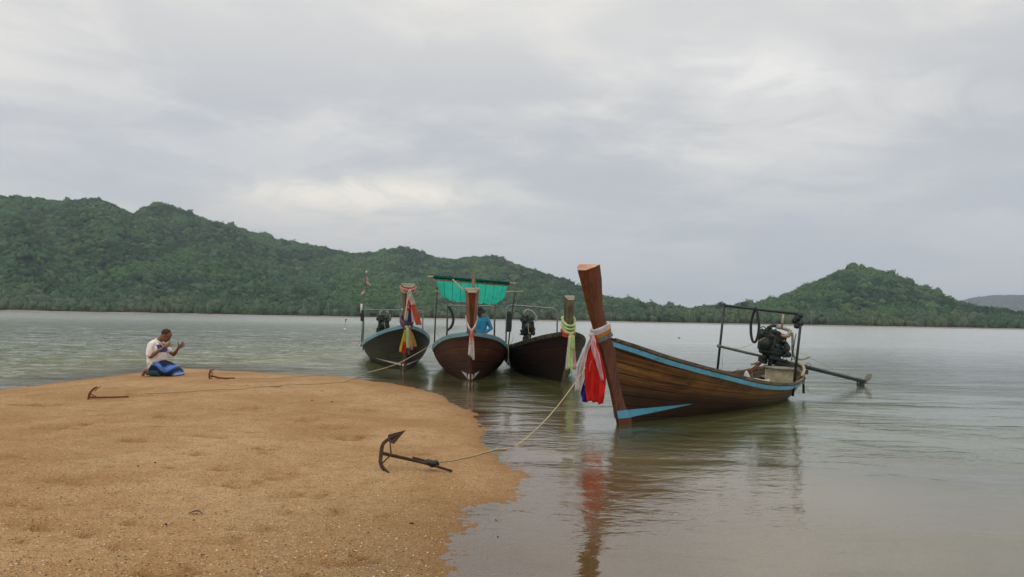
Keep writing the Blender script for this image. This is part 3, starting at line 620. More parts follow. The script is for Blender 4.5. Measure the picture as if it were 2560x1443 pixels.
# ------------------------------------------------------------------ long-tail boats
def hull_pt(S, t, v, side, off=0.):
    b = crv(S['b'], t); h = crv(S['h'], t); k = crv(S['k'], t); f = crv(S['f'], t)
    w = (1-f)*(1-v)+f*math.sqrt(max(0, 1-v**2.2))
    return Vector((lerp(S['xg0'], S['xg1'], t)+(lerp(S['xk0'], S['xk1'], t)-lerp(S['xg0'], S['xg1'], t))*v, (b*w+off)*side, h+(k-h)*v))
def v_at(S, t, z):
    h = crv(S['h'], t); k = crv(S['k'], t); return (z-h)/(k-h)
def build_boat(name, label, fr, S, mats, group, strake=(.05, .12), stem=None, capface=None, ribs=9, thwarts=(.45, .62), top=None, wedge=None):
    t = thing(name, label, 'boat', (0, 0, 0), fr, group)
    NU, NV = 56, 20
    def ts(i): u = i/NU; return 1-(1-u)**1.35 if False else (u if u < .8 else .8+.2*math.sin((u-.8)/.2*math.pi/2))
    mb = MB(); mb.uv = []
    for side in (1, -1):
        vs = []
        for i in range(NU+1):
            for j in range(NV+1):
                v = j/NV; vs.append(hull_pt(S, ts(i), v, side)); mb.uv.append((ts(i), v))
        fs = []
        for i in range(NU):
            for j in range(NV):
                a = i*(NV+1)+j; q = (a, a+1, a+NV+2, a+NV+1); fs.append(q if side < 0 else q[::-1])
        mb.add(vs, fs)
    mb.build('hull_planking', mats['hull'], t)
    mb = MB()                                             # inside: lining down to the floor boards
    FL = S.get('floor', .12)
    for side in (1, -1):
        vs = []; n = 9
        for i in range(2, NU-1):
            u = ts(i); vf = max(.05, min(.9, v_at(S, u, FL)))
            for j in range(n+1):
                p = hull_pt(S, u, vf*j/n, side, -.028); p.y = side*max(0., p.y*side); p.x = min(p.x, S['xg1']-.05); vs.append(p)
            vs.append(Vector((vs[-1].x, 0, vs[-1].z)))
        fs = []; m_ = n+2
        for i in range(NU-4):
            for j in range(m_-1):
                a = i*m_+j; q = (a, a+m_, a+m_+1, a+1); fs.append(q if side < 0 else q[::-1])
        mb.add(vs, fs)
    mb.build('inner_lining', mats['inner'], t)
    def along(mb, t0, t1, dz0, dz1, o0, o1, n=60, rise=0., uv=False):
        """a rail of box section that follows the sheer on both sides and round the stern"""
        path = [(lerp(t0, t1, i/n), 1) for i in range(n+1)]
        rings = []
        for side in (1, -1):
            rr = []
            for i in range(n+1):
                u = lerp(t0, t1, 1-(1-i/n)**1.5 if t1 > .99 else i/n); H_ = crv(S['h'], u)-crv(S['k'], u)
                a = hull_pt(S, u, dz0/H_, side, 0); b = hull_pt(S, u, dz1/H_, side, 0)
                e = .002; p1 = hull_pt(S, min(1, u+.01), 0, side); p0 = hull_pt(S, max(0, u-.01), 0, side)
                T = (p1-p0); T.z = 0; T.normalize(); O_ = Vector((T.y, -T.x, 0))*side*-1
                rr.append([a+O_*o0+Vector((0, 0, rise)), a+O_*o1+Vector((0, 0, rise)), b+O_*o1, b+O_*o0])
                if uv: mb.uv += [(u, 0), (u, .1), (u, .9), (u, 1.)]
            old = mb.smooth; mb.smooth = False; mb.loft(rr); mb.smooth = old
    mb = MB(); along(mb, .012, 1., 0., .035, -.035, .020, rise=.012); mb.build('gunwale', mats['rail'], t)
    if strake:
        mb = MB(); mb.uv = []; along(mb, .0, 1., strake[0], strake[1], .003, .022, uv=True); mb.build('rubbing_strake', mats['strake'], t)
    # stem post with the tall prow
    mb = MB(); rings = []; mb.smooth = False
    for z, xf, d, wf, wb in stem:
        dz = 0
        rings.append([Vector((xf, wf/2, z)), Vector((xf, -wf/2, z)), Vector((xf+d*.55, -(wf*.25+wb*.75)/2, z+S.get('tilt', .5)*d*.55*(z > 1.9))), Vector((xf+d, -wb/2, z+S.get('tilt', .5)*d*(z > 1.9))), Vector((xf+d, wb/2, z+S.get('tilt', .5)*d*(z > 1.9))), Vector((xf+d*.55, (wf*.25+wb*.75)/2, z+S.get('tilt', .5)*d*.55*(z > 1.9)))])
    mb.loft(rings)
    for i, f in enumerate(mb.f):
        if len(f) == 4 and f[0] % 6 == 0 and f[1] % 6 == 1: mb.mi[i] = 1
    mb.mi[-1] = 2
    so_ = mb.build('stem_post', [mats['stem'], mats.get('stemfront', mats['stem']), mats['cut']], t)
    bv = so_.modifiers.new('edge', 'BEVEL'); bv.width = .006; bv.segments = 2; bv.limit_method = 'ANGLE'
    for i in range(ribs*2):
        side = 1 if i % 2 else -1
        u = lerp(.14, .93, (i//2)/(ribs-1)); mb = MB(); mb.smooth = False
        if 1:
            rr = []
            for j in range(8):
                vf = max(.05, v_at(S, u, FL-.02)); v = lerp(.03, vf, j/7); p = hull_pt(S, u, v, side, -.030); q = hull_pt(S, u, v, side, -.075)
                rr.append([p+Vector((-.022, 0, 0)), p+Vector((.022, 0, 0)), q+Vector((.022, 0, 0)), q+Vector((-.022, 0, 0))])
            mb.loft(rr)
        mb.build('rib', mats['inner'], t)
    for u in thwarts:
        z = crv(S['h'], u)-.10; p = hull_pt(S, u, .12, 1, -.035); mb = MB(); mb.box((p.x, 0, z), (.22, 2*p.y, .03)); mb.build('thwart', mats['thwart'], t)
    # short fore deck behind the stem
    mb = MB(); mb.smooth = False; rr = []
    for i in range(7):
        u = lerp(.02, .16, i/6); a = hull_pt(S, u, .05, 1, -.03); y = max(.02, a.y); z = crv(S['h'], u)-.045
        rr.append([Vector((a.x, -y, z)), Vector((a.x, y, z)), Vector((a.x, y, z-.025)), Vector((a.x, -y, z-.025))])
    mb.loft(rr); mb.build('fore_deck', mats['inner'], t)
    if wedge:
        zt, zb, tend, mat = wedge; mb = MB(); mb.smooth = False
        for side in (1, -1):
            top_, bot = [], []
            xfz = lambda z: np.interp(z, [q[0] for q in stem], [q[1] for q in stem])
            wfz = lambda z: np.interp(z, [q[0] for q in stem], [q[3] for q in stem]); wbz = lambda z: np.interp(z, [q[0] for q in stem], [q[4] for q in stem]); dz_ = lambda z: np.interp(z, [q[0] for q in stem], [q[2] for q in stem])
            for k in (0, .5, 1.):
                for z, L_ in ((zt, top_), (zb, bot)):
                    L_.append(Vector((xfz(z)+dz_(z)*k-.003*(k == 0), side*(lerp(wfz(z), wbz(z), k*1.25 if k < .6 else 1)/2+.005), z)))
            for i in range(14):
                u = lerp(.035, tend, i/13); zz = lerp(zt, zt+.03, i/13); zb2 = lerp(zb, zz-.004, i/13)
                top_.append(hull_pt(S, u, v_at(S, u, zz), side, .006)); bot.append(hull_pt(S, u, v_at(S, u, zb2), side, .006))
            top_ = [p for i, p in enumerate(top_) if i < 3 or abs(p.y) > abs(top_[2].y)*.9 or i > 5]
            n = min(len(top_), len(bot)); vs = [p for q in zip(top_[:n], bot[-n:] if len(bot) != n else bot) for p in q]
            if side > 0: vs_ = vs
            mb.add(vs, [((2*i, 2*i+1, 2*i+3, 2*i+2) if side < 0 else (2*i+2, 2*i+3, 2*i+1, 2*i)) for i in range(n-1)])
        o_ = mb.build('painted_bow_mark', mat, t, smooth=False); sd_ = o_.modifiers.new('thick', 'SOLIDIFY'); sd_.thickness = .004; sd_.offset = 0
    return t

GB = 'wooden long-tail boats moored off the sandbar'
FA = Frame((1.60, 11.0, 0), .87, R(2.2)); FB = Frame(at_z(1011, 924), R(103)); FC = Frame(at_z(1176, 953), R(93.3)); FD = Frame(at_z(1413, 957), R(97.5))
SA = dict(b=[(0,.05),(.08,.34),(.2,.60),(.4,.77),(.6,.84),(.8,.80),(.92,.60),(.98,.30),(1,.0)],
 h=[(0,1.29),(.15,1.00),(.35,.74),(.55,.52),(.75,.42),(.9,.47),(1,.60)], k=[(0,-.22),(1,-.25)], f=[(0,.1),(.3,.6),(.6,.75),(.9,.7),(1,.3)], xg0=-.40, xg1=6.75, xk0=.09, xk1=6.2)
STA = [(-.25,.10,.30,.05,.11),(0,0,.31,.05,.12),(.2,-.095,.32,.055,.13),(.5,-.225,.34,.06,.14),(.9,-.44,.33,.07,.15),(1.2,-.62,.27,.08,.16),(1.32,-.68,.22,.085,.16),(1.42,-.72,.205,.09,.17),(1.7,-.88,.185,.10,.20),(2.0,-1.02,.20,.115,.29),(2.21,-1.12,.19,.13,.35)]
boatA = build_boat('longtail_boat', 'near long-tail boat with orange-brown planks, bright blue strake and tallest red timber prow', FA, SA,
  dict(hull=MT['hullA'], inner=MT['inner'], rail=MT['rail'], strake=MT['blue'], stem=MT['stemA'], cut=MT['cut'], thwart=MT['innerpale']), GB, (.055, .125), STA, thwarts=(.36, .60), wedge=(.205, .085, .245, MT['blue']))
SB = dict(b=[(0,.05),(.08,.42),(.2,.74),(.4,1.0),(.6,1.08),(.8,1.0),(.92,.72),(.98,.30),(1,.0)],
 h=[(0,1.28),(.1,1.14),(.2,1.0),(.35,.82),(.5,.66),(.7,.56),(.9,.58),(1,.64)], k=[(0,-.22),(1,-.25)], f=[(0,.2),(.3,.72),(.6,.85),(.9,.7),(1,.3)], xg0=-.45, xg1=7.0, xk0=.09, xk1=6.5, tilt=.5)
STB = [(-.25,.10,.26,.05,.10),(0,0,.27,.05,.11),(.5,-.20,.30,.06,.13),(.9,-.40,.32,.08,.15),(1.2,-.55,.30,.11,.19),(1.4,-.60,.22,.16,.21),(1.7,-.66,.2,.18,.25),(2.1,-.74,.22,.21,.33),(2.32,-.80,.24,.25,.40)]
boatB = build_boat('longtail_boat', 'olive-grey long-tail boat furthest left, its dark prow tied with two sashes', FB, SB,
  dict(hull=MT['hullB'], inner=MT['inner'], rail=MT['bluepale'], strake=MT['bluepale'], stem=MT['stemB'], cut=MT['cutgrey'], thwart=MT['inner']), GB, (.012, .085), STB, wedge=(.16, .10, .35, MT['white']))
SC = dict(SB); SC.update(b=[(0,.06),(.08,.44),(.2,.76),(.4,1.02),(.6,1.09),(.8,1.02),(.92,.76),(.98,.32),(1,.0)], h=[(0,1.18),(.1,1.09),(.2,.98),(.33,.82),(.5,.64),(.7,.54),(.9,.56),(1,.62)])
STC = [(-.25,.10,.26,.04,.13),(0,0,.27,.04,.14),(.5,-.18,.30,.05,.15),(.9,-.34,.32,.06,.19),(1.15,-.45,.28,.07,.22),(1.4,-.53,.22,.09,.24),(1.7,-.60,.22,.12,.28),(1.95,-.66,.24,.15,.32),(2.10,-.70,.26,.18,.36)]
boatC = build_boat('longtail_boat', 'red-brown long-tail boat seen head-on under the green awning, second from left', FC, SC,
  dict(hull=MT['hullC'], inner=MT['inner'], rail=MT['bluepale'], strake=MT['bluepale'], stem=MT['stemC'], stemfront=MT['stemCf'], cut=MT['cutgrey'], thwart=MT['inner']), GB, (.012, .085), STC, wedge=(.17, .05, .085, MT['white']))
SD = dict(SC); SD.update(b=[(0,.06),(.08,.42),(.2,.72),(.4,.98),(.6,1.05),(.8,.98),(.92,.70),(.98,.30),(1,.0)], h=[(0,1.24),(.1,1.12),(.2,1.0),(.35,.84),(.5,.72),(.7,.62),(.9,.62),(1,.66)])
STD = [(-.25,.10,.22,.07,.12),(0,0,.24,.07,.12),(.5,-.16,.26,.08,.13),(.9,-.30,.27,.09,.14),(1.2,-.42,.26,.12,.18),(1.5,-.47,.22,.13,.21),(1.85,-.53,.22,.14,.24),(1.98,-.55,.22,.14,.25)]
boatD = build_boat('longtail_boat', 'dark maroon long-tail boat with mossy rail and short silvered prow, left of the tallest prow', FD, SD,
  dict(hull=MT['hullD'], inner=MT['inner'], rail=MT['mossrail'], strake=MT['mossrail'], stem=MT['stemD'], cut=MT['cutgrey'], thwart=MT['inner']), GB, (.012, .085), STD)

# steel hoops over the sterns (fixed to each boat: parts)
def hoop(root, S, u, topz, mat, r=.018, lean=(.05, 0), rc=.0, hw=None, x0=None, yo=0):
    p = hull_pt(S, u, .02, 1, -.03); p.y = hw or p.y; x = p.x if x0 is None else x0; mb = MB(); a = Vector((x, p.y, p.z-.25)); b = Vector((x, -p.y, p.z-.25))
    z1, z2 = topz; A = Vector((x+lean[0], p.y+lean[1], z1)); B_ = Vector((x+lean[0], -p.y+lean[1], z2))
    if rc: pts = [a, A-Vector((0, 0, rc)), A+Vector((0, -.3*rc, -.3*rc)), A+Vector((0, -rc, 0)), B_+Vector((0, rc, 0)), B_+Vector((0, .3*rc, -.3*rc)), B_-Vector((0, 0, rc)), b]
    else: pts = None
    if pts: mb.tube(pts, r, 8)
    else:
        mb.tube([a, A+Vector((0, 0, .05))], r, 8); mb.tube([b, B_+Vector((0, 0, .02))], r, 8); mb.tube([A, B_], r*1.05, 8)
    mb.build('canopy_hoop', mat, root); return A, B_
HA, HB_ = hoop(boatA, SA, .76, (1.84, 1.74), MT['black'], .026, (.08, -.08))
mb = MB()                                                # taped bundle on the near corner of the hoop
for i in range(5): mb.ell(HB_+Vector((0, .03+.05*(i % 3), -.03-.05*i)), (.045, .06+.01*(i % 2), .055), 10, 7, None, .35)
mb.build('tape_wrapping', MT['rubber'], boatA)
hoop(boatB, SB, .72, (1.72, 1.72), MT['galv'], .020, (.0, 0), .10); hoop(boatC, SC, .80, (1.88, 1.88), MT['galv'], .024, (0, 0), .10, .74); hoop(boatD, SD, .76, (1.92, 1.84), MT['galv'], .024, (0, 0), .14, .80)
# second straight pair of posts on the awning boat
for s_ in (1, -1):
    p = hull_pt(SC, .78, .02, s_, -.06); p.y = .75*s_; mb = MB(); mb.tube([(p.x, p.y, p.z-.2), (p.x, p.y*.985, 2.05)], .022, 8); mb.build('awning_post', MT['darkstick'], boatC)
# stern fittings of the near boat
mb = MB(); p = hull_pt(SA, .955, 0, -1); q = hull_pt(SA, .90, 0, 1)
mb.tube(spline([hull_pt(SA, .86, 0, -1, -.02)+Vector((0, 0, .06)), hull_pt(SA, .94, 0, -1, .02)+Vector((0, 0, .10)), hull_pt(SA, .985, 0, -1, .03)+Vector((.05, 0, .10)), hull_pt(SA, .985, 0, 1, .02)+Vector((.05, 0, .11)), hull_pt(SA, .93, 0, 1, -.02)+Vector((0, 0, .10))], 6), .030, 8)
mb.build('stern_rail', MT['bamboo'], boatA)
mb = MB(); p = hull_pt(SA, .93, .12, -1, .05); mb.tube([p, p+Vector((.01, -.01, -.30))], .026, 8); mb.tube([p+Vector((0, 0, .03)), p+Vector((.01, -.01, -.01))], .036, 8); mb.build('mooring_peg', MT['rust'], boatA)
mb = MB(); p = hull_pt(SA, .9, .14, -1, .03); mb.tube(spline([p, p+Vector((.02, -.06, -.10)), p+Vector((.10, -.10, -.20))], 4), .008, 6); mb.build('cord', MT['palerope'], boatA)
mb = MB(); mb.ell((6.35, 0, .36), (.30, .36, .05), 14, 6); mb.build('stern_deck', MT['innerpale'], boatA)

# ------------------------------------------------------------------ long-tail motors
def motor(label, fr, piv, rz, pitch, tail=4.2, tiller=1.8, group='long-tail boat motors', exhaust=True):
    """engine on a pivot, tiller forward, long propeller shaft aft; +x runs down the shaft"""
    t = thing('longtail_motor', label, 'boat motor', piv, fr, group); P0 = Vector(piv)
    Mr = Matrix.Rotation(rz, 3, 'Z') @ Matrix.Rotation(pitch, 3, 'Y')
    tw = lambda p: P0 + Mr @ Vector(p)
    def put(mb, nm, mat, par=None): mb.v = [tw(p) for p in mb.v]; return mb.build(nm, mat, par or t)
    rn = random.Random(3)
    mb = MB()                                            # block: stepped castings, head, sump
    mb.box((0, 0, .22), (.46, .34, .26), None, .03); mb.box((.0, 0, .43), (.40, .30, .20), None, .025); mb.box((-.03, .02, .57), (.34, .22, .10), None, .02)
    mb.box((.03, 0, .08), (.36, .24, .10), None, .02); mb.box((.22, -.12, .30), (.16, .16, .26), None, .03); mb.box((-.22, 0, .33), (.08, .38, .32), None, .02)
    for i in range(7): mb.box((-.18+.06*i, 0, .53), (.02, .30, .09))
    for i in range(34):
        p = Vector((rn.uniform(-.26, .28), rn.choice((-1, 1))*rn.uniform(.15, .21), rn.uniform(.1, .62)))
        mb.ell(p, (rn.uniform(.02, .06), rn.uniform(.02, .05), rn.uniform(.02, .06)), 8, 5, None, .3)
    bl = put(mb, 'engine_block', MT['grease'])
    mb = MB(); mb.tube([(-.27, 0, .30), (-.31, 0, .30)], .13, 20); mb.tube([(-.27, .10, .50), (-.31, .10, .50)], .06, 14); mb.tube([(-.27, -.13, .46), (-.31, -.13, .46)], .05, 14); put(mb, 'pulley', MT['grease'], bl)
    mb = MB(); mb.tube([(-.295, .13, .30), (-.295, .155, .50), (-.295, .08, .56), (-.295, -.16, .50), (-.295, -.14, .30), (-.295, 0, .17), (-.295, .13, .30)], .012, 6); put(mb, 'drive_belt', MT['rubber'], bl)
    mb = MB(); mb.ell((.25, -.17, .28), (.10, .09, .12), 12, 8, None, .15); mb.tube([(.20, -.2, .16), (.36, -.2, .16)], .06, 12); put(mb, 'alternator', MT['grease'], bl)
    mb = MB()
    for i in range(11):
        a = Vector((rn.uniform(-.25, .2), rn.uniform(-.2, .2), rn.uniform(.5, .66))); b_ = Vector((rn.uniform(-.25, .25), rn.uniform(-.22, .22), rn.uniform(.3, .62)))
        c_ = (a+b_)/2+Vector((rn.uniform(-.06, .06), rn.uniform(-.08, .08), rn.uniform(.05, .16))); mb.tube(spline([a, c_, b_], 6), rn.uniform(.008, .016), 6)
    put(mb, 'hose', MT['rubber'], bl)
    mb = MB(); mb.tube(spline([(-.20, .02, .64), (-.10, .0, .70), (.02, 0, .72), (.16, -.02, .70)], 5), .036, 10); put(mb, 'air_pipe', MT['grease'])
    if exhaust:
        mb = MB(); mb.tube(spline([(-.02, -.06, .69), (.10, -.12, .69), (.22, -.22, .665), (.25, -.24, .62), (.22, -.22, .54)], 6), .034, 10); put(mb, 'manifold_pipe', MT['tan'])
        mb = MB(); mb.tube(spline([(.02, -.16, .52), (.10, -.20, .52), (.18, -.24, .54)], 5), .034, 10); put(mb, 'exhaust_elbow', MT['copper'])
        mb = MB(); mb.tube(spline([(.16, -.22, .54), (.20, -.25, .62), (.30, -.25, .60), (.36, -.25, .42), (.42, -.24, .24), (.52, -.26, .12), (.68, -.32, .12), (.86, -.38, .20)], 7), .027, 10); put(mb, 'exhaust_pipe', MT['tan'])
        mb = MB(); mb.tube([(.05, -.14, .70), (.05, -.14, .98)], .022, 10); put(mb, 'filler_tube', MT['tan'])
        mb = MB(); mb.tube([(.36, -.30, .62), (.34, -.28, .04)], .010, 6); put(mb, 'stay_rod', MT['black'])
    else:
        mb = MB(); mb.tube(spline([(.02, .05, .62), (-.05, .12, .76), (-.03, .02, .86), (0, -.16, .80), (.02, -.26, .66), (.02, -.26, .52)], 7), .032, 10); put(mb, 'exhaust_pipe', MT['tan'])
    mb = MB(); mb.box((.15, 0, .02), (.86, .09, .07), None, .01); mb.box((.55, 0, -.03), (.80, .13, .13), None, .02); mb.box((.15, .10, .03), (.70, .03, .05)); mb.box((.15, -.10, .03), (.70, .03, .05)); mb.tube([(.0, 0, -.18), (.0, 0, .04)], .045, 12); mb.tube([(0, 0, -.20), (0, 0, -.14)], .13, 14)
    mb.box((-.28, .05, -.03), (.05, .10, .12)); mb.box((.0, .12, -.05), (.08, .06, .12)); put(mb, 'engine_mount', MT['black'])
    mb = MB(); n_ = 14; mb.tube([(-.25, 0, .02), (-tiller*.6, 0, .02), (-tiller, 0, .02)], [.027, .027, .027], 10); mb.tube([(-tiller, 0, .02), (-tiller-.035, 0, .02)], .036, 12)
    mb.tube([(-tiller*.70, 0, .02), (-tiller*.70+.02, 0, .02)], .032, 10); tl = put(mb, 'tiller', MT['pipe'])
    mb = MB(); mb.tube([(.2, 0, .02), (tail, 0, .0)], .045, 10); mb.tube([(.5, 0, -.06), (1.55, 0, -.065)], .028, 8); mb.box((1.05, 0, -.11), (1.0, .05, .07)); sh = put(mb, 'propeller_shaft', MT['black'])
    for x in (.55, .90, 1.55):
        mb = MB(); mb.tube([(x, .06*math.cos(a), .02+.10*max(0, math.sin(a))) for a in (math.pi*k/10 for k in range(11))], .007, 5); put(mb, 'lifting_ring', MT['black'], sh)
    if tail > 1.5:
        mb = MB(); q = tail
        mb.tube([(q-.05, 0, 0), (q+.12, 0, 0)], .040, 12); mb.tube([(q+.12, 0, 0), (q+.16, 0, 0)], [.04, .012], 12)
        for sgn in (1, -1):                              # two broad leaf-shaped blades
            rr = []
            for i in range(8):
                s_ = i/7; w = .115*math.sin(math.pi*min(1, .12+s_*.86))**.8; d = sgn*(.03+.235*s_); tw_ = R(52-28*s_)
                c_ = Vector((q+.04, 0, d)); a_ = Vector((math.sin(tw_)*.5*sgn, math.cos(tw_), 0))
                rr.append([c_+a_*w*math.cos(th)+Vector((.006*math.sin(th), 0, 0)) for th in (2*math.pi*k/10 for k in range(10))])
            al = R(38); cs, sn = math.cos(al), math.sin(al)
            rr = [[Vector((p.x, p.y*cs-p.z*sn, p.y*sn+p.z*cs)) for p in r] for r in rr]
            mb.loft(rr)
        put(mb, 'propeller', MT['bladegrey'])
        mb = MB(); mb.tube([(q-.36, 0, -.02), (q-.06, 0, -.34)], .014, 6); mb.box((q-.06, 0, -.20), (.16, .018, .30), Matrix.Rotation(.15, 3, 'Y')); mb.tube([(q-.1, .05, -.02), (q-.04, 0, -.34)], .012, 6); put(mb, 'skeg', MT['black'])
    for a_, b_ in (((-tiller*.7, 0, .04), (-.30, 0, .42)), ((.3, -.1, .38), (tail-.5, 0, .03))):
        mb = MB(); a_, b_ = Vector(a_), Vector(b_); mb.tube([a_.lerp(b_, k/8)+Vector((0, 0, -.03*math.sin(math.pi*k/8))) for k in range(9)], .0045, 5); put(mb, 'throttle_cord', MT['rope'])
    mb = MB(); e = tw((-tiller+.12, 0, .02)); t2 = MB(); t2.tube([e, e+Vector((0, 0, -.42))], .0045, 5); t2.build('hanging_cord', MT['palerope'], t)
    mb = MB(); f0 = tw((-.15, .05, -.02))
    for k in range(2): mb.tube(spline([f0+Vector((0, 0, 0)), f0+Vector((-.06, .10+.05*k, -.15)), f0+Vector((-.18, .22+.06*k, -.30))], 6), .016, 8)
    mb.build('rusty_stay', MT['rustred'], t)
    return t
motor('greasy black motor with long tail shaft and propeller on the near boat stern', FA, (6.08, .07, .755), R(-10.6), R(8.2), 4.25, 1.85)
motor('black motor behind the pale blue rail of the leftmost boat', FB, (5.6, .32, .85), R(4), R(6), 3.6, 1.3, exhaust=False)
motor('black motor with looped pale exhaust on the maroon boat with mossy rail', FD, (5.3, .12, .92), R(-6), R(6), 3.6, 1.25, exhaust=False)
# wooden box, coiled hose and scraps in the stern
t = thing('wooden_box', 'mouldy cream wooden box with overhanging lid under the near boat motor', 'box', (5.78, -.26, .22), FA); B0 = Vector((5.78, -.26, .22)); Rb = Matrix.Rotation(-.87+.22, 3, 'Z')
mb = MB(); mb.box(B0+Vector((0, 0, .19)), (.44, .36, .38), Rb, .008); 
for sx_ in (-1, 1):
    for sy_ in (-1, 1): mb.box(B0+Rb@Vector((sx_*.205, sy_*.168, .19)), (.05, .05, .384), Rb)
mb.build('carcass', MT['box'], t)
mb = MB(); mb.box(B0+Vector((0, 0, .395)), (.54, .46, .03), Rb, .006); mb.build('lid', MT['boxlid'], t)
mb = MB(); c0 = Vector((5.15, -.10, .30))
for k in range(5):
    r_ = .11+.012*k; mb.tube([c0+Vector((math.cos(a)*r_*1.3, math.sin(a)*r_, .02*k+.012*math.sin(3*a+k))) for a in (2*math.pi*j/24 for j in range(25))], .013, 7)
props(mb.build('rope_coil', MT['palerope'], None, c0, FA), 'pale coiled rope heaped inside the near boat in front of the wooden box', 'rope')
mb = MB(); c1 = Vector((4.80, .02, .33)); rr = []
for i in range(9):
    s_ = i/8; w = .07*math.sin(math.pi*min(1, .2+.75*s_)); p = c1+Vector((-.02*s_, .03*s_, .24*s_)); rr.append([p+Vector((math.cos(a)*.03, math.sin(a)*w, 0)) for a in (2*math.pi*k/10 for k in range(10))])
mb.loft(rr); props(mb.build('paddle_blade', MT['white'], None, c1, FA), 'upright pale paddle blade beside the rope coil in the near boat', 'paddle')
t = thing('netting_heap', 'tangle of rusty brown netting on the far rail of the near boat', 'netting', (5.35, .55, .40), FA); mb = MB(); rn = random.Random(8)
for k in range(26):
    a = Vector((5.35+rn.uniform(-.3, .3), .60+rn.uniform(-.12, .08), .42+rn.uniform(-.12, .06))); b_ = a+Vector((rn.uniform(-.2, .2), rn.uniform(-.06, .02), rn.uniform(-.12, .05))); mb.tube(spline([a, (a+b_)/2+Vector((0, -.03, rn.uniform(-.05, .06))), b_], 5), .007, 5)
mb.build('strands', MT['rustred'], t)
def straploop(name, label, fr, top, w, h, r, mat, flat=1., cat='loop', rz=0.):
    T = Vector(top); pts = []
    for k in range(33):
        a = 2*math.pi*k/32; x = math.sin(a)*w/2*(1-.55*max(0, math.cos(a))**1.2); z = -h/2+math.cos(a)*h/2
        pts.append(T+Vector((x*math.sin(rz), x*math.cos(rz), z)))
    mb = MB(); mb.tube(pts, r, 8, flat); return props(mb.build(name, mat, None, top, fr), label, cat)
straploop('rubber_strap', 'black rubber strap looped over the crossbar of the near boat hoop', FA, HA.lerp(HB_, .42)+Vector((0, 0, .03)), .17, .70, .040, MT['rubber'], .6)
straploop('rubber_strap', 'short black strap hanging from the steel hoop over the leftmost boat motor', FB, (4.95, .12, 1.74), .07, .40, .028, MT['rubber'], .5)
p = hull_pt(SC, .8, .02, 1, -.03); p.y = .74
mb = MB(); mb.tube(spline([(p.x, p.y-.02, 1.86), (p.x, p.y-.13, 1.70), (p.x, p.y-.19, 1.45), (p.x, p.y-.13, 1.22), (p.x, p.y-.01, 1.10)], 6), [.05, .06, .065, .065, .07, .07]+[.07]*14+[.06]*5, 10, .6)
props(mb.build('rolled_tyre_tube', MT['rubber'], None, (p.x, p.y, 1.86), FC), 'black curved rubber tube hanging on the left post behind the red-brown boat prow', 'rubber tube')
mb = MB(); p = hull_pt(SD, .76, .02, 1, -.03); p.y = .80; rr = []
for i in range(10):
    s_ = i/9; z = 1.72-.62*s_; w = .07+.07*s_*(1.2-s_); rr.append([Vector((p.x, p.y-.03-w/2, z))+Vector((math.cos(a)*.03, math.sin(a)*w, .01*math.sin(5*a+i))) for a in (2*math.pi*k/12 for k in range(12))])
mb.loft(rr); props(mb.build('cloth_bundle', MT['c_slate'], None, (p.x, p.y, 1.72), FD), 'slate green cloth hanging on the left post of the maroon boat hoop', 'cloth')

# ------------------------------------------------------------------ sashes
def ribbon(mb, pts, widths, amp=.015, folds=2.5, wdir=(0, 1, 0), ph=0., n=15, rag=.03, seed=0, k=5):
    """a hanging strip of cloth; wdir is its width direction"""
    P = spline(pts, k); W = Vector(wdir).normalized(); rn = random.Random(seed); m = len(P); vs = []
    for i, p in enumerate(P):
        s_ = i/(m-1); w = crv([(j/(len(widths)-1), q) for j, q in enumerate(widths)], s_)
        T = (P[min(m-1, i+1)]-P[max(0, i-1)]).normalized(); Nn = W.cross(T).normalized()
        for j in range(n):
            q = j/(n-1)-.5; f = math.sin(q*folds*2*math.pi+ph+.8*s_)*amp*(.4+min(1, w*5))*(.5+.5*s_)+noise.noise(Vector((q*4, s_*5, seed*3.1)))*amp*1.2
            e = T*(rn.uniform(0, rag)*w*3 if i == m-1 else 0)
            vs.append(p+W*(q*w)+Nn*f+e)
    fs = [(i*n+j, i*n+j+1, (i+1)*n+j+1, (i+1)*n+j) for i in range(m-1) for j in range(n-1)]
    mb.add(vs, fs)
def cloth(mb, nm, mat, par):
    o_ = mb.build(nm, mat, par); s_ = o_.modifiers.new('thick', 'SOLIDIFY'); s_.thickness = .005; s_.offset = 0; return o_
def stem_wrap(mb, stem, z0, z1, out, r, n=3, tilt=0., flat=1.):
    for k in range(n):
        z = lerp(z0, z1, k/max(1, n-1)); g = lambda c: float(np.interp(z, [q[0] for q in stem], [q[c] for q in stem]))
        xf, d, wf, wb = g(1), g(2), g(3), g(4)
        pts = [Vector((xf-out, 0, z-tilt)), Vector((xf-out*.6, -wf/2-out*.6, z-tilt*.7)), Vector((xf+d*.5, -(wf+wb)/4-out, z)), Vector((xf+d+out*.4, -wb/2-out*.7, z+tilt)), Vector((xf+d+out, 0, z+tilt*1.2)), Vector((xf+d+out*.4, wb/2+out*.7, z+tilt)), Vector((xf+d*.5, (wf+wb)/4+out, z)), Vector((xf-out*.6, wf/2+out*.6, z-tilt*.7))]
        P = spline(pts+[pts[0]], 4); mb.tube(P, [r*(1+.2*noise.noise(q*30)) for q in P], 7, flat)
def sash_thing(name, label, fr, base): return thing(name, label, 'sash', base, fr, 'cloth sashes tied round the boat prows')
K = Vector((-.745, .0, 1.31))
t = sash_thing('prow_sash', 'large red, white and pink cloth sash with blue end hanging from the near boat prow', FA, K)
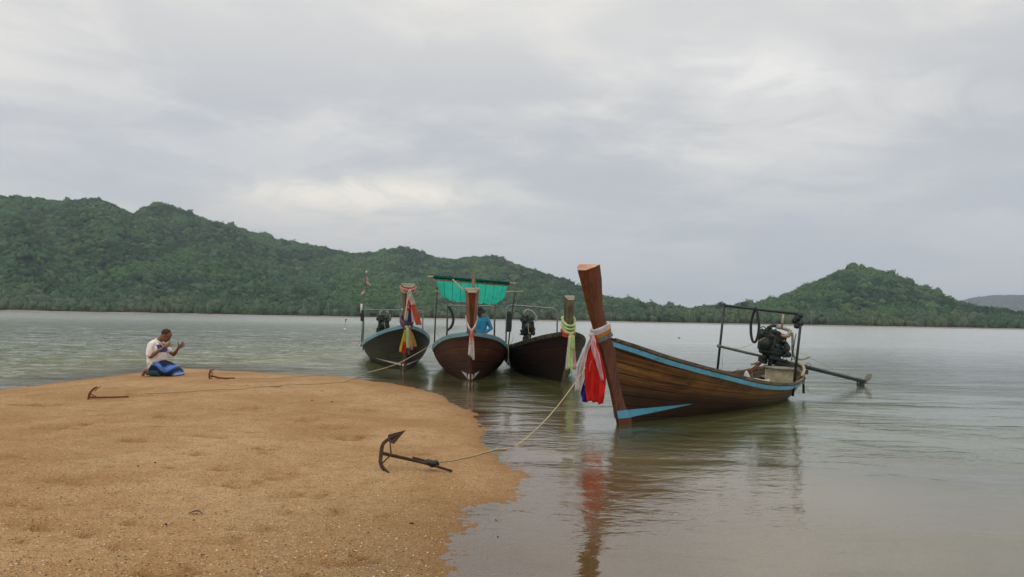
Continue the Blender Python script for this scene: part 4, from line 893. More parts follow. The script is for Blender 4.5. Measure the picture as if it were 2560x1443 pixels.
for nm, z0, z1, n_, r_ in (('c_white', 1.385, 1.43, 3, .024), ('c_orange', 1.35, 1.35, 1, .020), ('c_yellow', 1.325, 1.325, 1, .014), ('c_grey', 1.295, 1.27, 2, .018)):
    mb = MB(); stem_wrap(mb, STA, z0, z1, .012, r_, n_, .055); mb.build('wrap', MT[nm], t)['label'] = nm[2:]+' band wound round the prow'
mb = MB(); mb.ell(K+Vector((-.015, .02, .01)), (.035, .05, .035), 12, 8, None, .4); mb.build('knot', MT['c_white'], t)
for nm, pts, ws, off, fo, lab in (('c_white', [(0,.02,0),(-.01,.10,-.2),(-.01,.17,-.45),(0,.20,-.65),(0,.215,-.80)], [.05,.08,.12,.12,.11], -.0, 2., 'white tail'),
      ('c_pink', [(0,-.01,0),(-.015,-.05,-.15),(-.01,-.13,-.35),(.01,-.20,-.60)], [.05,.10,.09,.04], -.035, 2., 'pink tail'),
      ('c_pink', [(0,.02,-.02),(0,.055,-.25),(.01,.10,-.55),(.01,.12,-.70)], [.04,.08,.07,.05], .03, 1.5, 'pink inner tail'),
      ('c_red', [(0,.0,-.05),(0,-.02,-.30),(0,-.05,-.58),(0,-.055,-.80),(0,-.06,-.915)], [.08,.24,.32,.31,.23], .01, 2.6, 'red tail'),
      ('c_blue', [(.02,.06,-.35),(.02,.09,-.60),(.02,.13,-.80),(.02,.14,-.945)], [.06,.12,.15,.08], .035, 1.8, 'blue tail')):
    mb = MB(); ribbon(mb, [K+Vector(p)+Vector((off, 0, 0)) for p in pts], ws, .022, fo, seed=len(pts)+len(nm)+int(ws[1]*100), n=21, rag=.045); cloth(mb, 'tail', MT[nm], t)['label'] = lab
def tails(t, K, lst, wd=(0, 1, 0)):
    for i, (nm, y0, z0, y1, z1, w0, w1, off) in enumerate(lst):
        mb = MB(); a = K+Vector((off, y0, z0)); b_ = K+Vector((off, y1, z1)); ribbon(mb, [a, a.lerp(b_, .35)+Vector((-.01, 0, 0)), a.lerp(b_, .7), b_], [w0, lerp(w0, w1, .55), w1, w1*.95], .012, 1.6, wd, seed=i+3, n=11, rag=.05, k=4); cloth(mb, 'tail', MT[nm], t)['label'] = nm[2:]+' tail'
# leftmost boat: upper and lower bunch
Kt = Vector((-.86, 0, 2.20)); t = sash_thing('prow_sash', 'pink, cream and coral sash tied at the very top of the leftmost boat prow', FB, Kt)
mb = MB(); stem_wrap(mb, STB, 2.26, 2.30, .015, .028, 2, .05); mb.build('wrap', MT['c_salmon'], t); mb = MB(); stem_wrap(mb, STB, 2.21, 2.22, .012, .02, 1, .05); mb.build('wrap', MT['c_white'], t)
mb = MB(); mb.ell(Kt+Vector((-.02, -.02, 0)), (.035, .05, .05), 10, 8, None, .3); mb.build('knot', MT['c_cream'], t)
tails(t, Kt, [('c_cream', 0, 0, .07, -.80, .07, .09, 0), ('c_cream', -.03, 0, -.12, -.36, .06, .14, -.035), ('c_red', -.01, -.22, -.01, -.52, .05, .10, -.01), ('c_navy', -.02, -.48, -.03, -.84, .10, .10, .01), ('c_white', -.09, -.30, -.13, -.84, .05, .06, .01), ('c_coral', -.10, -.32, -.29, -.90, .10, .17, -.02)])
Kb = Vector((-.66, 0, 1.20)); t = sash_thing('prow_sash', 'lime, ochre and salmon sash hanging low on the leftmost boat bow', FB, Kb)
mb = MB(); stem_wrap(mb, STB, 1.30, 1.42, .07, .030, 3, .10); mb.build('wrap', MT['c_purple'], t); mb = MB(); stem_wrap(mb, STB, 1.25, 1.27, .045, .022, 2, .08); mb.build('wrap', MT['c_salmon'], t)
mb = MB(); mb.ell(Kb+Vector((-.04, .02, .02)), (.04, .06, .04), 10, 8, None, .4); mb.ell(Kb+Vector((-.04, -.06, .03)), (.035, .04, .035), 10, 8, None, .4); mb.build('knot', MT['c_cream'], t)
tails(t, Kb+Vector((-.06, 0, 0)), [('c_yellow', .06, -.05, .16, -.66, .05, .13, 0), ('c_red', .08, -.38, .10, -.69, .05, .10, -.02), ('c_lime', .0, 0, -.02, -.55, .07, .10, -.03), ('c_salmon', -.06, -.03, -.12, -.60, .05, .10, 0), ('c_ochre', -.10, -.10, -.22, -.52, .05, .11, .01), ('c_purple', -.01, -.5, -.06, -.74, .06, .07, .02)])
Kc = Vector((-.53, 0, 1.20)); t = sash_thing('prow_sash', 'thin white and red string sash on the head-on red-brown boat prow', FC, Kc)
mb = MB(); stem_wrap(mb, STC, 1.38, 1.40, .015, .018, 2, .16, 1.); mb.build('wrap', MT['c_white'], t); mb = MB(); stem_wrap(mb, STC, 1.36, 1.36, .022, .010, 1, .16); mb.build('wrap', MT['c_coral'], t)
mb = MB(); mb.ell(Kc+Vector((-.03, -.01, .01)), (.03, .035, .04), 10, 8, None, .4); mb.build('knot', MT['c_cream'], t)
tails(t, Kc+Vector((-.03, 0, 0)), [('c_coral', 0, 0, -.02, -.30, .07, .11, -.01), ('c_white', .02, -.02, .045, -.56, .03, .05, 0), ('c_cream', -.01, -.02, -.01, -.60, .03, .05, -.01), ('c_white', -.03, -.02, -.06, -.66, .03, .05, .005)])
Kd = Vector((-.50, 0, 1.13)); t = sash_thing('prow_sash', 'bright lime and pale pink sash knotted round the silvered prow', FD, Kd)
mb = MB(); stem_wrap(mb, STD, 1.30, 1.46, .045, .034, 3, .10); mb.build('wrap', MT['c_lime'], t); mb = MB(); stem_wrap(mb, STD, 1.16, 1.22, .06, .034, 2, .05); mb.build('wrap', MT['c_coral'], t)
mb = MB(); mb.ell(Kd+Vector((-.045, -.02, .05)), (.04, .05, .05), 10, 8, None, .4); mb.build('knot', MT['c_lime'], t)
tails(t, Kd+Vector((-.06, -.02, .04)), [('c_white', .04, -.02, .10, -.82, .05, .08, .01), ('c_lime', 0, 0, .04, -.78, .08, .13, -.01), ('c_pink', -.03, -.05, -.08, -.80, .04, .10, .015), ('c_lime', -.03, -.02, -.03, -.34, .06, .09, -.04), ('c_lime', .0, -.7, -.01, -.98, .10, .03, 0)])

# ------------------------------------------------------------------ green awning on bamboo (second boat)
w1 = at_y(1068, 692, 17.9); w2 = at_y(1290, 710, 17.9)
inv = lambda p, fr: fr.m.inverted() @ (Vector(p)-fr.o)
a1, a2 = inv(w1, FC), inv(w2, FC)
t = thing('net_awning', 'bright green net awning sagging from a bamboo pole above the head-on red-brown boat', 'awning', a1.lerp(a2, .5), FC)
mb = MB(); mb.tube([a1.lerp(a2, k/12)+Vector((0, 0, .012*math.sin(k*1.3))) for k in range(13)], .024, 8); mb.build('front_pole', MT['bamboo'], t)
ma, nt, o = new_mat('green_shade_net'); uv = UVC(nt); s = N(nt, 'ShaderNodeSeparateXYZ'); nt.links.new(uv, s.inputs[0])
st = M_(nt, 'SINE', M_(nt, 'MULTIPLY', s.outputs[0], 620.)); sm_ = RAMP(nt, M_(nt, 'ABSOLUTE', M_(nt, 'SUBTRACT', M_(nt, 'FRACT', M_(nt, 'ADD', M_(nt, 'MULTIPLY', s.outputs[0], 8.6), M_(nt, 'MULTIPLY', s.outputs[1], .25))), .5)), .455, .485)
gcol = MIX(nt, RAMP(nt, st, -1, 1), (.020, .34, .25), (.060, .55, .42)); gcol = MIX(nt, M_(nt, 'MULTIPLY', sm_, .85), gcol, (.004, .07, .05))
gcol = MIX(nt, RAMP(nt, NOISE(nt, OBJC(nt), 3, 4), .4, .7, 0, .35), gcol, (.010, .20, .13))
p_ = N(nt, 'ShaderNodeBsdfDiffuse'); inp(nt, p_.inputs[0], gcol); q_ = N(nt, 'ShaderNodeBsdfTranslucent'); inp(nt, q_.inputs[0], gcol); x_ = N(nt, 'ShaderNodeMixShader'); x_.inputs[0].default_value = .6
nt.links.new(p_.outputs[0], x_.inputs[1]); nt.links.new(q_.outputs[0], x_.inputs[2]); nt.links.new(x_.outputs[0], o.inputs[0]); MT['net'] = ma
mb = MB(); mb.uv = []; vs = []; nu, nv = 60, 18; f0, f1 = a1.lerp(a2, .09), a1.lerp(a2, .92)
for i in range(nu+1):
    s_ = i/nu; tp = f0.lerp(f1, s_); edge = math.sin(math.pi*min(1, max(0, s_)))**.18
    for j in range(nv+1):
        q = j/nv; sag = -.46*math.sin(math.pi*min(1., q*.72))*edge*(1+.06*math.sin(s_*9))-.10*q; x = 1.9*q
        cen = (s_-.5)*(-.10 if s_ < .5 else -.10)*q
        vs.append(tp+Vector((x, (.5-s_)*-.12*q, sag+.022*math.sin(s_*54+q*2)*math.sin(math.pi*q)+.03*noise.noise(Vector((s_*7, q*2, 1)))*q))); mb.uv.append((s_, q))
mb.add(vs, [(i*(nv+1)+j, i*(nv+1)+j+1, (i+1)*(nv+1)+j+1, (i+1)*(nv+1)+j) for i in range(nu) for j in range(nv)]); mb.build('net_cloth', MT['net'], t)
mb = MB(); mb.uv = None; mb.tube([a1.lerp(a2, lerp(.07, .93, k/24))+Vector((0, 0, .004)) for k in range(25)], [.034+.006*(k % 2) for k in range(25)], 8); mb.build('rolled_net', MT['c_slate'] if False else MT['net'], t)
r1 = a1.lerp(a2, .10)+Vector((.06, 0, -.055)); r2 = a1.lerp(a2, .92)+Vector((.06, 0, -.05)); mb = MB(); mb.tube([r1, r2], .022, 6); mb.build('batten', MT['bamboo'], t)
b1_ = inv(at_y(1088, 728, 19.9), FC); b2_ = inv(at_y(1308, 730, 19.9), FC); mb = MB(); mb.tube([b1_, b2_], .020, 7); mb.build('rear_pole', MT['bamboo'], t)
pr = Vector((-.42, 0, 2.12)); mb = MB(); q = inv(at_y(1187, 700, 17.7), FC); mb.box((pr+q)/2+Vector((0, 0, .05)), (.03, .085, (q-pr).length+.12)); mb.build('centre_post', MT['innerpale'], t)
mb = MB(); mb.tube([inv(at_y(1132, 699, 17.75), FC), inv(at_y(1168, 735, 17.4), FC)], .018, 6); mb.build('brace', MT['bamboo'], t)
for (px, py, Y1, u_, s_) in ((1094, 722, 19.9, .40, 1), (1288, 733, 19.9, .46, -1)):
    q = hull_pt(SC, u_, .03, s_, -.02); mb = MB(); p1 = inv(at_y(px, py, Y1), FC); mb.tube([q+Vector((0, 0, -.15)), q.lerp(p1, .5)+Vector((0, .015, 0)), p1+Vector((0, 0, .05))], .020, 7); mb.build('support_pole', MT['darkstick'], t)
# flag pole on the leftmost boat
p = hull_pt(SB, .72, .02, 1, -.03); t = thing('flag_pole', 'thin pole with two faded pink flags on the left side of the leftmost boat', 'flag pole', (p.x-.05, p.y+.05, p.z), FB)
q = Vector((p.x-.05, p.y+.04, 0)); Z = lambda z, d=0: Vector((q.x, q.y+d, z))
mb = MB(); mb.tube([Z(p.z-.1, .02), Z(1.45, .0)], .028, 8); mb.build('lower_post', MT['galv'], t)
mb = MB(); mb.tube([Z(1.36, -.02), Z(1.9, -.02), Z(2.5, -.06), Z(3.02, -.09)], .008, 6); mb.build('whip', MT['darkstick'], t)
mb = MB(); mb.tube([Z(1.60, .05), Z(1.92, .05)], .035, 8); mb.build('white_tube', MT['white'], t)
mb = MB()
for k in range(4): mb.ell(Z(1.38+.09*k, .02), (.05, .06, .07), 9, 7, None, .4)
mb.build('strap_bundle', MT['rubber'], t)
mb = MB(); mb.ell(Z(3.03, -.09), (.03, .03, .05), 10, 7); mb.build('finial', MT['white'], t)
for z0, sg, lab in ((2.93, -1, 'upper flag'), (2.60, 1, 'lower flag')):
    mb = MB(); mb.smooth = True; vs = []
    for i in range(9):
        for j in range(7):
            s_, r_ = i/8, j/6; h_ = .30*(1-.1*s_); vs.append(Z(z0-.30*r_-.16*s_*(1-r_*.4), -.08+sg*(.01+.18*s_*(.25+.75*r_)))+Vector((.02*math.sin(s_*6+r_*3), 0, 0)))
    mb.add(vs, [(i*7+j, i*7+j+1, (i+1)*7+j+1, (i+1)*7+j) for i in range(8) for j in range(6)])
    for i, f in enumerate(mb.f): mb.mi[i] = 1 if (i % 6) in (2, 3) else 0
    o_ = mb.build('flag', [MT['c_flagpink'], MT['c_salmon']], t); s2 = o_.modifiers.new('thick', 'SOLIDIFY'); s2.thickness = .003
t = thing('wire_marker', 'small white cup on a wire above the leftmost boat motor', 'marker', (5.5, -.32, 1.35), FB); mb = MB(); mb.tube([(5.5, -.22, 1.3), (5.5, -.27, 1.5), (5.5, -.33, 1.72)], .005, 5); mb.build('wire', MT['bamboo'], t)
mb = MB(); mb.tube([(5.5, -.33, 1.68), (5.5, -.35, 1.79)], .03, 10); mb.build('cup', MT['white'], t)

# ------------------------------------------------------------------ ropes
def rope(label, pts, r=.011, mat='rope', k=8, fr=WORLD, name='mooring_rope'):
    mb = MB(); P = spline(pts, k); rn = random.Random(4); mb.tube(P, [r*(1+.12*math.sin(i*2.1)) for i in range(len(P))], 7)
    return props(mb.build(name, MT[mat], None, pts[0], fr), label, 'rope')
sp_ = lambda px, py, dz=.008: on_sand(px, py)+Vector((0, 0, dz))
def lay(pts, dz=.010, step=.12):
    """rope points that follow the sand surface"""
    P = [p for p in spline(pts, 14)]; X_ = np.array([p.x for p in P]); Y_ = np.array([p.y for p in P]); Z_, _, _ = sand_arr(X_, Y_)
    return [Vector((x, y, max(z, 0)+dz)) for x, y, z in zip(X_, Y_, Z_)]
bw = FA.w((-.38, .15, 1.12)); w0 = at_z(1300, 1108, .01); w0b = at_z(1262, 1122, .012)
rope('pale rope running from the big anchor up to the near boat bow', lay([sp_(1073, 1161), sp_(1130, 1153), sp_(1190, 1140), sp_(1235, 1127), w0b], .008)+[w0, w0.lerp(bw, .33)+Vector((0, 0, -.11)), w0.lerp(bw, .66)+Vector((0, 0, -.09)), bw], .0070, k=3)
g = FC.w(hull_pt(SC, .27, .02, 1, .02))
rope('long thin rope crossing the sand from the left anchor to the head-on boat', lay([sp_(300, 992), sp_(360, 986), sp_(480, 980), sp_(600, 974), sp_(700, 967), sp_(790, 961), sp_(860, 957)], .012)+[sp_(905, 945, .10), at_y(960, 921, 17.3), at_y(1010, 902, 17.9), g], .0085, k=2)
rope('faint thin rope trailing from the small middle anchor into the water', lay([sp_(583, 946), sp_(640, 947), sp_(700, 946), sp_(760, 941), sp_(810, 938)], .009), .007, k=2)
g = FB.w(hull_pt(SB, .5, .02, 1, .03)); rope('short rope draped over the left rail of the leftmost boat', [g+Vector((.22, -.9, .26)), g+Vector((.12, -.6, .10)), g+Vector((.0, -.3, -.06)), g+Vector((-.08, -.2, -.18)), g+Vector((-.04, -.1, .0))], .010, 'palerope')
g = FC.w(hull_pt(SC, .36, .0, -1, .035)); rope('white rope loop hanging on the right side of the head-on boat', [g+Vector((-.02, 0, .05)), g+Vector((0, -.05, -.12)), g+Vector((.01, -.06, -.38)), g+Vector((.05, -.06, -.56)), g+Vector((.01, -.06, -.64)), g+Vector((-.04, -.06, -.56)), g+Vector((.0, -.06, -.38))], .010, 'palerope')
rope('slack line stretched between the head-on boat and the maroon boat', [FC.w(hull_pt(SC, .45, .02, -1, -.02)), FC.w(hull_pt(SC, .45, .02, -1, -.02)).lerp(FD.w((4.2, .7, .95)), .5)+Vector((0, 0, -.03)), FD.w((4.2, .7, .95))], .007, 'darkstick')
FLAT = None
# ------------------------------------------------------------------ anchors
def anchor(label, base, pts_arm, shank, flukes, braces, r, mat, stock=None, lash=None):
    """hand-forged anchor: curved arms, shank, braces, fluke plates"""
    t = thing('anchor', label, 'anchor', base, group='anchors lying on the sandbar')
    mb = MB(); P = spline(pts_arm, 6); n = len(P); mb.tube(P, [r*(.75+.55*math.sin(math.pi*i/(n-1))) for i in range(n)], 8); mb.build('arm', mat, t)
    mb = MB(); P = spline(shank, 5); mb.tube(P, [r*lerp(1.15, .8, i/(len(P)-1)) for i in range(len(P))], 8); mb.build('shank', mat, t)
    for a, b in braces: mb = MB(); mb.tube([a, b], r*.5, 6); mb.build('brace', mat, t)
    for tip, d, w, ln, nrm in flukes:
        d = Vector(d).normalized(); nn = Vector(nrm).normalized(); s_ = d.cross(nn).normalized(); tip = Vector(tip); mb = MB(); mb.smooth = False
        back = tip-d*ln; th = r*.35; q = [tip, tip-d*ln*.85+s_*w/2, back, tip-d*ln*.85-s_*w/2]
        mb.add([p+nn*th for p in q]+[p-nn*th for p in q], [(0, 1, 2, 3), (7, 6, 5, 4), (0, 4, 5, 1), (1, 5, 6, 2), (2, 6, 7, 3), (3, 7, 4, 0)]); mb.build('fluke', mat, t, smooth=False)
    if stock: mb = MB(); mb.tube(stock, r*.75, 8); mb.build('stock', mat, t)
    if lash:
        mb = MB(); rn = random.Random(2)
        for k in range(6): mb.ell(Vector(lash)+Vector((rn.uniform(-.04, .04), rn.uniform(-.03, .03), rn.uniform(-.01, .03))), (.035, .03, .025), 8, 6, None, .5)
        mb.build('lashing', MT['rubber'], t)
    return t
b0 = on_sand(966, 1178); e0 = on_sand(1130, 1181); Ya = b0.y
q = lambda px, py, dY=0: at_y(px, py, Ya+dY)
lo = b0+Vector((0, 0, -.03)); jn = q(955, 1133, .10)
arm = [lo+Vector((.05, -.05, .015)), lo+Vector((0, -.01, .03)), q(952, 1160, .04), jn+Vector((-.008, 0, 0)), q(958, 1110, .16), q(975, 1096, .22), q(996, 1086, .26)]
e0 = e0+Vector((0, 0, .012)); cr2 = q(976, 1134, .10)
sh0 = jn; sh1 = jn.lerp(e0, .60)+Vector((0, 0, .01))
anchor('large dark iron anchor with raised arrow-shaped fluke in the foreground sand', b0, arm, [sh0, sh1, e0], [(q(1014, 1076, .30), q(1014, 1076, .30)-q(985, 1094, .24), .11, .20, (.35, -.75, .55)), (lo+Vector((.09, -.09, -.02)), (.6, -.6, -.4), .09, .12, (.4, .3, .8))],
   [(q(975, 1099, .20), jn.lerp(e0, .13)), (q(956, 1158, .04), jn.lerp(e0, .12))], .0150, MT['rust'], [jn.lerp(e0, .42)+Vector((.0, .06, .02)), jn.lerp(e0, .80)+Vector((0, .05, .02))], jn.lerp(e0, .70)+Vector((0, .01, .01)))
b0 = on_sand(221, 999); Y0 = b0.y; q = lambda px, py, dY=0: at_y(px, py, Y0+dY); e0 = on_sand(314, 994)+Vector((0, 0, .015))
anchor('rusty anchor at the far left of the sand with one arm standing up', b0, [b0+Vector((-.02, 0, -.06)), q(222, 993), q(225, 983), q(232, 974, .03), q(243, 967, .08)], [q(223, 993.5), q(262, 993.5, .05), e0+Vector((.05, 0, 0))], [(q(252, 966, .10), q(252, 966, .10)-q(236, 977, .06), .04, .12, (0, -.2, 1))], [(q(226, 984.5), q(243, 993.5, .03))], .015, MT['rustred'], None, None)
b0 = on_sand(525, 948); Y0 = b0.y; q = lambda px, py, dY=0: at_y(px, py, Y0+dY); e0 = on_sand(586, 947)+Vector((0, 0, .015)); cc_ = q(528, 938)
anchor('small rusty anchor with round hoop near the tip of the spit', b0, [q(526, 949), q(523.5, 944), q(523.5, 936, .02), q(526, 929, .04), q(529, 925, .06)], [q(526, 940), q(556, 945, .05), e0], [(q(538, 922, .1), q(538, 922, .1)-q(527, 926, .05), .09, .13, (0, -.3, 1))], [(q(529, 925, .06), q(531, 936, .0)), (q(531, 936, .0), q(529, 946)), (q(529, 946), q(526, 949))], .017, MT['rustred'], [q(540, 945), q(572, 947)], None)

# ------------------------------------------------------------------ small things afloat and on the sand
p = at_z(862, 823.5); t = thing('fishing_marker', 'thin marker stick with a white float standing in the bay left of the boats', 'marker buoy', p)
k_ = p.y/1849.; mb = MB(); mb.tube([p, p+Vector((-.0*k_, 0, 13*k_)), p+Vector((1*k_, 0, 24*k_))], .28*k_, 6); mb.build('stick', MT['darkstick'], t)
mb = MB(); mb.ell(p+Vector((0, 0, .5*k_)), (3.0*k_, 3*k_, 1.9*k_), 12, 8); mb.build('float', MT['white'], t)
mb = MB(); mb.ell(p+Vector((3*k_, 0, 24*k_)), (2.4*k_, .6*k_, 1.4*k_), 8, 6, None, .6); mb.ell(p+Vector((1.5*k_, 0, 20*k_)), (1.1*k_, .5*k_, 2.2*k_), 8, 6, None, .6); mb.build('rag', MT['dark'], t)
p = at_z(1697, 846); k_ = p.y/1849.; t = thing('driftwood', 'brown clump of driftwood floating in the bay behind the near boat', 'driftwood', p); mb = MB(); mb.ell(p, (2.6*k_, 2.5*k_, 2.8*k_), 8, 6, None, .7, 2.); mb.ell(p+Vector((3*k_, 0, -.5*k_)), (1.6*k_, 1.5*k_, 1.6*k_), 8, 6, None, .6); mb.build('wood', MT['rust'], t)
p = on_sand(490, 1287); mb = MB(); rr = []
for i in range(9):
    s_ = i/8; w = .017*math.sin(math.pi*min(.98, .04+s_)); c_ = p+Vector((-.055+.11*s_, .012*math.sin(s_*4), .008+.014*math.sin(s_*3))); rr.append([c_+Vector((0, math.cos(a)*w, abs(math.cos(a))*w*.35+math.sin(a)*.003)) for a in (2*math.pi*k/8 for k in range(8))])
mb.loft(rr); props(mb.build('fallen_leaf', m_simple('grey_leaf', (.055, .06, .06), .8, 0, .3, 30, .4, .002, .2), None, p), 'curled grey-black leaf lying alone on the foreground sand', 'leaf')
n = 2600; rn = random.Random(12); mb = MB(); mb.smooth = False
PX = np.array([(rn.uniform(0, 1300), 950+493*rn.random()**.7) for _ in range(n)])
pts = [at_z(x, y, .15) for x, y in PX]; zz, dd, _ = sand_arr(np.array([p.x for p in pts]), np.array([p.y for p in pts]))
for p, z, d_ in zip(pts, zz, dd):
    if d_ < .02: continue
    s_ = rn.uniform(.0025, .0065); c_ = Vector((p.x, p.y, z+s_*.3)); a = rn.uniform(0, 6.3); u_ = Vector((math.cos(a), math.sin(a), rn.uniform(-.3, .3)))*s_*rn.uniform(1, 1.8); v_ = Vector((-math.sin(a), math.cos(a), rn.uniform(-.2, .2)))*s_; n_ = Vector((0, 0, s_*.7))
    mb.cur = 0 if rn.random() < .55 else 1; mb.add([c_+u_, c_+v_, c_-u_, c_-v_, c_+n_, c_-n_], [(0, 1, 4), (1, 2, 4), (2, 3, 4), (3, 0, 4), (1, 0, 5), (2, 1, 5), (3, 2, 5), (0, 3, 5)])
o_ = mb.build('shell_grit', [m_simple('broken_shell', (.62, .50, .36), .7), m_simple('dark_grit', (.10, .06, .035), .8)], None, (0, 8, .1), smooth=False); props(o_, 'broken shell and dark grit scattered over the orange sand', 'shell grit', None, 'stuff')
n = 0
SCR = ((388,1158),(345,1166),(805,978),(780,1002),(415,1312),(990,990),(1030,1310),(1240,1302),(1245,1345),(830,1006))
OS = ['leftmost', 'second from the left', 'third from the left', 'fourth from the left', 'fifth from the left', 'fifth from the right', 'fourth from the right', 'third from the right', 'second from the right', 'rightmost']
for px, py in SCR:
    p = on_sand(px, py); rn = random.Random(px); mb = MB(); mb.smooth = False; a = rn.uniform(0, 3)
    mb.ell(p+Vector((0, 0, .004)), (rn.uniform(.014, .024), rn.uniform(.005, .010), rn.uniform(.004, .008)), 9, 6, Matrix.Rotation(a, 3, 'Z'), .8)
    props(mb.build('debris_scrap', MT['rust'], None, p, smooth=False), 'small dark scrap of washed-up debris on the sand, '+OS[sorted(SCR).index((px, py))], 'debris', 'dark debris scraps on the sand')
# ------------------------------------------------------------------ people
def limb(mb, pts, rr, n=12, k=4):
    """tapering limb: radii run smoothly along the joints"""
    P = spline(pts, k); m = len(P)-1; tab = [(i/(len(rr)-1), r) for i, r in enumerate(rr)]
    mb.tube(P, [max(.002, crv(tab, i/m)) for i in range(m+1)], n); mb.ell(P[0], rr[0], n, 7); mb.ell(P[-1], rr[-1], n, 7)
def remesh(o, vox=.006, sm=6):
    r_ = o.modifiers.new('one_skin', 'REMESH'); r_.mode = 'VOXEL'; r_.voxel_size = vox; r_.use_smooth_shade = True
    s_ = o.modifiers.new('smooth', 'SMOOTH'); s_.factor = .5; s_.iterations = sm; return o
def hand(mb, wrist, palm_dir, across, normal, side, curl=.25, spread=.10, g=1.0):
    """palm, four unequal fingers with knuckle bends and a thumb from the side of the palm"""
    W = Vector(wrist); n0 = len(mb.v); d = Vector(palm_dir).normalized(); a = Vector(across).normalized(); nn = Vector(normal).normalized()
    for t in (0, .33, .66, 1): mb.ell(W+d*(.018+.072*t), (.03, .03, .018), 10, 6) if False else None
    rings = []
    for i in range(6):
        s_ = i/5; c = W+d*(-.01+.105*s_); w_ = lerp(.026, .042, min(1, s_*1.6)); th = lerp(.020, .013, s_); rings.append([c+a*math.cos(x)*w_+nn*math.sin(x)*th for x in (2*math.pi*k/12 for k in range(12))])
    mb.loft(rings)
    for i, (o_, ln) in enumerate(((.031, .070), (.011, .080), (-.010, .074), (-.030, .058))):
        b_ = W+d*.088+a*o_; dd = (d+a*(o_*spread/.03)).normalized(); p1 = b_+dd*ln*.42; p2 = p1+(dd*math.cos(curl)+nn*math.sin(curl)).normalized()*ln*.33; p3 = p2+(dd*math.cos(curl*1.9)+nn*math.sin(curl*1.9)).normalized()*ln*.27
        mb.tube([b_-dd*.012, b_, p1, p2, p3], [.0095, .0092, .0085, .0078, .006], 8); mb.ell(p3, .006, 8, 5)
    b_ = W+d*.022+a*.026; td = (d*.55+a*.80+nn*.25).normalized(); p1 = b_+td*.042; p2 = p1+(td+d*.35).normalized()*.034
    mb.tube([b_-td*.012, b_, p1, p2], [.014, .0125, .0105, .008], 8); mb.ell(p2, .008, 8, 5)
    if g != 1: mb.v[n0:] = [tuple(W+(Vector(p)-W)*g) for p in mb.v[n0:]]
def head(mb, c, fwd, up, s=1.):
    """skull, jaw, brow, nose, lips, eyes and ears round centre c"""
    f = Vector(fwd).normalized(); u = Vector(up); u = (u-f*u.dot(f)).normalized(); l = u.cross(f); m3 = Matrix((f, l, u)).transposed(); C_ = Vector(c)
    P = lambda x, y, z: C_+m3@(Vector((x, y, z))*s)
    E = lambda p, r: mb.ell(P(*p), tuple(q*s for q in r), 16, 12, m3)
    E((-.012, 0, .025), (.098, .076, .088)); E((.022, 0, -.045), (.066, .056, .070)); E((.052, 0, -.088), (.030, .034, .024)); E((.070, 0, .018), (.022, .052, .014))
    E((.050, .036, -.030), (.030, .024, .026)); E((.050, -.036, -.030), (.030, .024, .026))
    mb.tube([P(.080, 0, .008), P(.094, 0, -.014), P(.104, 0, -.032)], [.008*s, .011*s, .014*s], 8); E((.098, 0, -.036), (.014, .019, .010))
    E((.082, 0, -.058), (.013, .025, .007)); E((.080, 0, -.068), (.012, .022, .007)); E((.078, .030, -.001), (.010, .014, .007)); E((.078, -.030, -.001), (.010, .014, .007))
    for sgn in (1, -1): E((-.006, .078*sgn, -.012), (.017, .009, .030)); E((-.002, .083*sgn, -.030), (.010, .007, .012))
    return P, m3, l
pb = on_sand(407.6, 940.5); ks = pb.y/15.3
t = thing('person', 'kneeling man in white shirt and blue patterned sarong with both palms raised in prayer', 'person', pb)
V = lambda x, y, z: pb+Vector((x, y, z))*ks
mb = MB()
hf = Vector((.80, -.06, -.62)); hu = Vector((.60, -.02, .80)); hc = V(.035, .0, .835)
P_, m3, _ = head(mb, hc, hf, hu, 1.13*ks)
limb(mb, [V(-.12, 0, .70), V(-.07, 0, .77), V(-.01, 0, .83)], [.075, .062, .060])
limb(mb, [V(-.15, 0, .22), V(-.17, 0, .40), V(-.15, 0, .56), V(-.13, 0, .69)], [.13, .125, .14, .08], 14)
limb(mb, [V(-.16, -.17, .64), V(-.15, 0, .68), V(-.16, .17, .64)], [.06, .07, .06])
# near (right) arm and far (left) arm
limb(mb, [V(-.17, -.19, .64), V(-.18, -.23, .52), V(-.165, -.235, .405)], [.056, .048, .040]); limb(mb, [V(-.165, -.235, .405), V(-.03, -.22, .51), V(.07, -.17, .605)], [.041, .038, .024])
limb(mb, [V(-.14, .19, .64), V(-.02, .23, .52), V(.10, .22, .43)], [.056, .048, .040]); limb(mb, [V(.10, .22, .43), V(.17, .19, .50), V(.24, .13, .585)], [.040, .035, .024])
hand(mb, V(.07, -.17, .605), (.86, .10, .42), (-.38, .15, .88), (-.10, .95, -.10), 1, .28, .14, 1.18)
hand(mb, V(.24, .13, .585), (.80, -.10, .58), (-.58, .0, .80), (-.1, -.95, .1), -1, .22, .18, 1.18)
# folded legs and bare feet with toes tucked under
for sy in (-1, 1):
    limb(mb, [V(-.12, .10*sy, .18), V(.10, .12*sy, .16), V(.28, .13*sy, .080)], [.085, .075, .050]); limb(mb, [V(.28, .13*sy, .065), V(.05, .12*sy, .065), V(-.24, .09*sy, .080)], [.058, .055, .036])
    limb(mb, [V(-.24, .09*sy, .085), V(-.31, .09*sy, .115), V(-.355, .09*sy, .060), V(-.385, .09*sy, .022)], [.036, .040, .036, .022])
    for i in range(5): o_ = (.030-.015*i)*sy; mb.tube([V(-.375, .09*sy+o_, .025), V(-.350, .09*sy+o_, .008)], [.011*ks, .009*ks], 7)
bd = remesh(mb.build('body', MT['skin'], t), .0052, 4)
mb = MB(); mb.ell(hc+m3@Vector((-.024, 0, .038))*ks, (.107*ks, .088*ks, .094*ks), 20, 14, m3); 
hr = mb.build('hair', MT['hair'], t)
